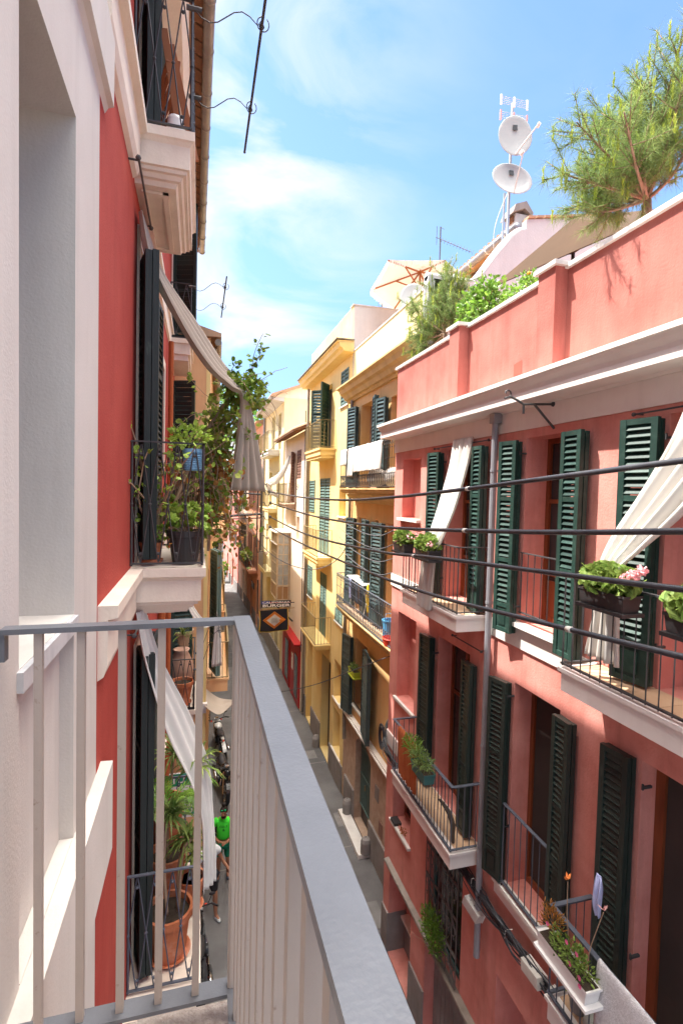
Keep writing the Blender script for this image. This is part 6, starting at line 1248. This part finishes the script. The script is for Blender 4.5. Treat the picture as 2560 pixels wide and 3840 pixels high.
def person(label, loc, rz, shirt, shorts, shoe, arms, legs, head_fwd=.06, detail=True, hair='bun', stripe=False, scale=1.0):
    """built facing -y at the origin; arms/legs: joint lists for left and right"""
    t = thing('person', label, 'person', (0, 0, 0)); J = []; E = []
    def j(p, r): J.append((p, r)); return len(J) - 1
    pel = j((0, 0, .93), (.15, .105)); wai = j((0, -.005, 1.08), (.135, .095)); che = j((0, -.01, 1.28), (.165, .11)); nb = j((0, .01, 1.44), (.085, .07)); nk = j((0, -.02, 1.51), .052); hd = j((0, -head_fwd, 1.60), (.075, .088)); ht = j((0, -head_fwd - .01, 1.69), (.072, .085))
    E += [(pel, wai), (wai, che), (che, nb), (nb, nk), (nk, hd), (hd, ht)]
    nose = j((0, -head_fwd - .105, 1.60), .014); E.append((hd, nose))
    for sd_, (sh, el, wr, ha) in zip((-1, 1), arms):
        a = j((sd_ * .15, .0, 1.40), .062); b = j(sh, .056); c = j(el, .040); d = j(wr, .026); h = j(ha, (.034, .018)); E += [(che, a), (a, b), (b, c), (c, d), (d, h)]
        hv = (Vector(ha) - Vector(wr)).normalized(); lat = Vector((0, 0, 1)).cross(hv); lat = lat.normalized() if lat.length > .1 else Vector((0, 1, 0))
        for k in range(4): f0 = Vector(ha) + lat * (.024 * (k - 1.5) / 1.0) * .8 + hv * .02; f1 = f0 + hv * (.035 + .006 * (k in (1, 2))) + Vector((0, 0, -.008)); f2 = f1 + hv * .02 + Vector((0, 0, -.02)); x1 = j(tuple(f0), .009); x2 = j(tuple(f1), .008); x3 = j(tuple(f2), .0075); E += [(h, x1), (x1, x2), (x2, x3)]
        th = j(tuple(Vector(wr) + hv * .03 - lat * .035), .010); t2 = j(tuple(Vector(wr) + hv * .06 - lat * .05), .009); E += [(d, th), (th, t2)]
    for sd_, (hp, kn, an, to) in zip((-1, 1), legs): a = j(hp, .085); b = j(kn, .056); cf = j(tuple((Vector(kn) * .65 + Vector(an) * .35) + Vector((0, .015, 0))), .055); c = j(an, .036); d = j(to, .03); E += [(pel, a), (a, b), (b, cf), (cf, c), (c, d)]
    skin_mesh(J, E, 'body', 'skin', t)
    Js = [((0, 0, .95), (.175, .13)), ((0, -.005, 1.08), (.165, .125)), ((0, -.01, 1.30), (.205, .15)), ((0, .01, 1.49), (.105, .10))]; Es = [(0, 1), (1, 2), (2, 3)]
    for sd_, (sh, el, wr, ha) in zip((-1, 1), arms): n = len(Js); m1 = Vector(sh) + (Vector(el) - Vector(sh)) * .35; Js += [((sd_ * .15, 0, 1.41), .10), (sh, .095), (tuple(m1), .082)]; Es += [(2, n), (n, n + 1), (n + 1, n + 2)]
    skin_mesh(Js, Es, 'shirt', shirt, t)
    Js = [((0, 0, .93), (.165, .12))]; Es = []
    for (hp, kn, an, to) in legs: n = len(Js); Js += [(hp, .105), (tuple(Vector(hp) * .5 + Vector(kn) * .5), .092), (tuple(Vector(hp) * .1 + Vector(kn) * .9), .082)]; Es += [(0, n), (n, n + 1), (n + 1, n + 2)]
    skin_mesh(Js, Es, 'shorts', shorts, t)
    for (hp, kn, an, to) in legs:
        f = (Vector(to) - Vector(an)); f.z = 0; f.normalize(); a = Vector(an); Js = [((a.x - f.x * .03, a.y - f.y * .03, max(.045, a.z - .05)), .045), ((a.x + f.x * .08, a.y + f.y * .08, max(.04, a.z - .06)), .046), (tuple(Vector(to) + f * .03), (.042, .028))]
        skin_mesh(Js, [(0, 1), (1, 2)], 'shoe', shoe, t, 1)
    hc = (0, -head_fwd + .012, 1.665); mb = MB(); mb.ball(hc, .096, 14, 9, (.88, 1.0, .92))
    if hair == 'bun': mb.ball((0, -head_fwd + .03, 1.79), .05, 10, 7)
    # keep the face free: squash the hair vertices in front and below
    for i, v in enumerate(mb.v):
        if v[2] < 1.665 and v[1] < -head_fwd + .01: mb.v[i] = (v[0] * .8, v[1] + .08, v[2])
    mb.build('hair', 'hair', t, smooth=True)
    if detail:
        mb = MB(); mb.ball((0, -head_fwd - .045, 1.545), .055, 10, 7, (.95, .7, .8)); mb.build('beard', 'hair', t, smooth=True)
        for sx in (-.03, .03): MB().ball((sx, -head_fwd - .082, 1.632), .011, 6, 4).build('eye', 'blackcl', t); MB().ball((sx * 1.15, -head_fwd - .072, 1.702), .026, 8, 6, (1, .55, .75)).build('sunglass_lens', 'lens', t)
        for sx in (-.088, .088): MB().ball((sx * .93, -head_fwd + .005, 1.62), .022, 6, 5, (.4, .8, 1.2)).build('ear', 'skin', t)
    if stripe:
        for sx in (-.17, .17): MB().ball((sx, .03, 1.14), .10, 10, 8, (.35, .9, 1.7)).build('side_panel', 'blackcl', t, smooth=True)
        textmesh('Cala 7', 'print', 'blackcl', t, (0, -.148, 1.33), (1, 0, 0), (0, 0, 1), .07, .0); textmesh('&', 'print', 'blackcl', t, (.01, -.142, 1.25), (1, 0, 0), (0, 0, 1), .09, .0)
    t.location = loc; t.rotation_euler = (0, 0, rz); t.scale = (scale,) * 3
    return t
person('man in a neon green shirt and green shorts, sunglasses on his head, hands joined', (.66, 11.75, 0), -.12, 'neon', 'gshort', 'shoe',
       [((-.21, -.01, 1.36), (-.27, -.02, 1.10), (-.10, -.22, 1.04), (-.02, -.26, 1.05)), ((.21, -.01, 1.36), (.27, -.02, 1.10), (.12, -.22, 1.03), (.05, -.27, 1.03))],
       [((-.09, 0, .88), (-.10, -.03, .50), (-.11, .02, .09), (-.12, -.13, .035)), ((.09, 0, .88), (.11, -.06, .50), (.10, .10, .09), (.12, -.05, .035))], .07, True, 'bun', True)
person('second walker mostly hidden by the hanging curtain, bare leg and pale trainer showing', (.30, 10.75, 0), .5, 'whitecl', 'blackcl', 'shoew',
       [((-.21, 0, 1.36), (-.27, .05, 1.10), (-.28, -.05, .86), (-.28, -.08, .78)), ((.21, 0, 1.36), (.30, -.05, 1.12), (.36, -.24, .98), (.38, -.32, .96))],
       [((-.09, 0, .88), (-.10, .12, .50), (-.10, .30, .14), (-.11, .18, .06)), ((.09, 0, .88), (.10, -.13, .50), (.10, -.16, .09), (.11, -.30, .035))], .03, False, 'short')
person('distant walker in a pale blue shirt at the sunlit end of the street', (1.35, 47.6, 0), 3.0, 'whitecl', 'box', 'shoew',
       [((-.21, 0, 1.36), (-.25, .03, 1.10), (-.24, -.02, .86), (-.24, -.04, .78)), ((.21, 0, 1.36), (.25, .03, 1.10), (.24, -.02, .86), (.24, -.04, .78))],
       [((-.09, 0, .88), (-.10, -.04, .50), (-.11, .05, .09), (-.12, -.09, .035)), ((.09, 0, .88), (.10, .02, .50), (.10, .12, .09), (.11, -.02, .035))], .0, False, 'short')

# ================================================================ MOTORBIKES (built along +y at the origin)
def motorbike(label, loc, rz, paint, tank, group):
    t = thing('motorbike', label, 'motorbike', (0, 0, 0), group)
    for y in (-.70, .72):
        mb = MB(); prof = []
        for k in range(9): a = -math.pi / 2 + math.pi * k / 8; prof.append((.25 + .065 * math.cos(a) , .065 * math.sin(a)))
        mb.lathe((0, y, .315), [(.235, -.06)] + prof + [(.235, .06), (.235, -.06)], 26, 'x'); w = mb.build('wheel', 'tyre', t, smooth=True)
        mb = MB(); mb.lathe((0, y, .315), [(.235, -.045), (.215, -.03), (.215, .03), (.235, .045)], 26, 'x'); mb.lathe((0, y, .315), [(0, -.06), (.045, -.06), (.045, .06), (0, .06)], 12, 'x')
        for k in range(5): a = k * 1.2566; mb.bar((0, y, .315), (0, y + .22 * math.cos(a), .315 + .22 * math.sin(a)), .03, .022)
        mb.build('rim', 'chrome', w); mb = MB(); mb.lathe((.055, y, .315), [(.07, 0), (.14, 0), (.14, .006), (.07, .006)], 18, 'x'); mb.build('brake_disc', 'chrome', w)
        mb = MB()
        for k in range(8):
            a = .5 + k * .28 if y > 0 else .7 + k * .25; b = a + .28; mb.add([(x, y + .345 * math.cos(c), .315 + .345 * math.sin(c)) for c in (a, b) for x in (-.06, .06)], [(0, 1, 3, 2)])
        mb.build('mudguard', paint, t, solid=.008)
    mb = MB(); mb.tube([(-.09, .72, .315), (-.09, .50, .86)], .028, 8); mb.tube([(.09, .72, .315), (.09, .50, .86)], .028, 8); mb.bar((-.12, .52, .80), (.12, .52, .80), .05, .04); mb.build('fork', 'chrome', t)
    mb = MB(); mb.tube(smooth([(-.36, .34, .98), (-.30, .40, .98), (-.12, .46, .93), (.12, .46, .93), (.30, .40, .98), (.36, .34, .98)]), .014, 8); mb.build('handlebar', 'blackpl', t)
    for s_ in (-1, 1): MB().tube([(s_ * .28, .41, .98), (s_ * .40, .31, .975)], .02, 8).build('grip', 'blackpl', t); MB().tube([(s_ * .22, .43, .98), (s_ * .30, .42, 1.14)], .007, 5).build('mirror_arm', 'blackpl', t); MB().ball((s_ * .31, .42, 1.16), .05, 10, 6, (1.2, .3, .7)).build('mirror', 'blackpl', t); MB().ball((s_ * .17, .60, .83), .03, 8, 5).build('indicator', 'redpl', t)
    mb = MB(); mb.ball((0, .60, .84), .095, 14, 9, (1, .7, 1)); mb.build('headlight', paint, t, smooth=True); mb = MB(); mb.lathe((0, .47, .985), [(0, .02), (.05, .02), (.055, 0), (.05, -.03), (0, -.03)], 14); mb.build('gauge', 'chrome', t)
    Jt = [((0, .34, .80), (.10, .09)), ((0, .18, .84), (.15, .11)), ((0, .0, .80), (.10, .07))]
    def sk(J_, E_, n, m): o = skin_mesh(J_, E_, n, m, t, 2); return o
    sk(Jt, [(0, 1), (1, 2)], 'tank', tank); sk([((0, -.02, .78), (.11, .05)), ((0, -.22, .76), (.14, .055)), ((0, -.42, .80), (.12, .05)), ((0, -.62, .84), (.08, .035))], [(0, 1), (1, 2), (2, 3)], 'seat', 'blackpl'); sk([((0, -.45, .72), (.08, .05)), ((0, -.80, .78), (.05, .03))], [(0, 1)], 'tail', tank)
    mb = MB(); mb.box(-.13, .13, -.12, .26, .30, .52); mb.obox((0, .17, .60), (.11, 0, 0), (0, .08, .03), (0, -.04, .12)); mb.obox((0, -.02, .60), (.10, 0, 0), (0, .07, -.02), (0, .03, .11))
    for k in range(5): mb.obox((0, .17 + .01 * k, .54 + k * .035), (.13, 0, 0), (0, .09, .03), (0, 0, .006))
    mb.lathe((-.17, .05, .40), [(0, 0), (.10, 0), (.10, .05), (0, .05)], 14, 'x'); mb.lathe((.12, .05, .40), [(0, 0), (.10, 0), (.10, .05), (0, .05)], 14, 'x'); mb.build('engine', 'bikeblk', t)
    mb = MB(); mb.tube([(0, .42, .80), (0, .1, .70), (0, -.35, .68)], .03, 8); mb.tube([(0, .44, .75), (0, .30, .32)], .028, 8)
    for x in (-.07, .07): mb.tube([(x, -.1, .36), (x, -.70, .315)], .024, 6); mb.tube([(x * 1.6, -.62, .33), (x * 1.5, -.42, .70)], .02, 6)
    mb.build('frame', 'iron', t); mb = MB(); mb.tube(smooth([(.10, .26, .52), (.13, .34, .38), (.14, .2, .27), (.15, -.2, .28)]), .024, 8); mb.tube([(.16, -.2, .29), (.18, -.72, .38)], .048, 10, r1=.055); mb.build('exhaust', 'chrome', t, smooth=True)
    MB().tube([(-.12, -.05, .30), (-.30, -.12, .01)], .014, 5).build('side_stand', 'iron', t); MB().ball((0, -.84, .76), .035, 8, 5).build('tail_light', 'redpl', t)
    t.location = loc; t.rotation_euler = (0, rad(-5), rz)
    return t
GB = 'motorbikes parked along the left wall'
b1 = motorbike('black motorbike parked nearest of those in view, front wheel towards the man in green', (.78, 15.3, 0), math.pi + .1, 'bikeblk', 'bikeblk', GB)
motorbike('white and black motorbike parked behind the black one', (.86, 17.7, 0), .12, 'bikewht', 'bikewht', GB)
def copy_tree(o, parent=None):
    c = o.copy(); col.objects.link(c); c.parent = parent
    for ch in list(o.children): copy_tree(ch, c)
    return c
b3 = copy_tree(b1); b3.location = (.16, 9.45, 0); b3.rotation_euler = (0, rad(-5), .02); b3['label'] = 'motorbike almost hidden behind the hanging curtain, only its black tyre showing'
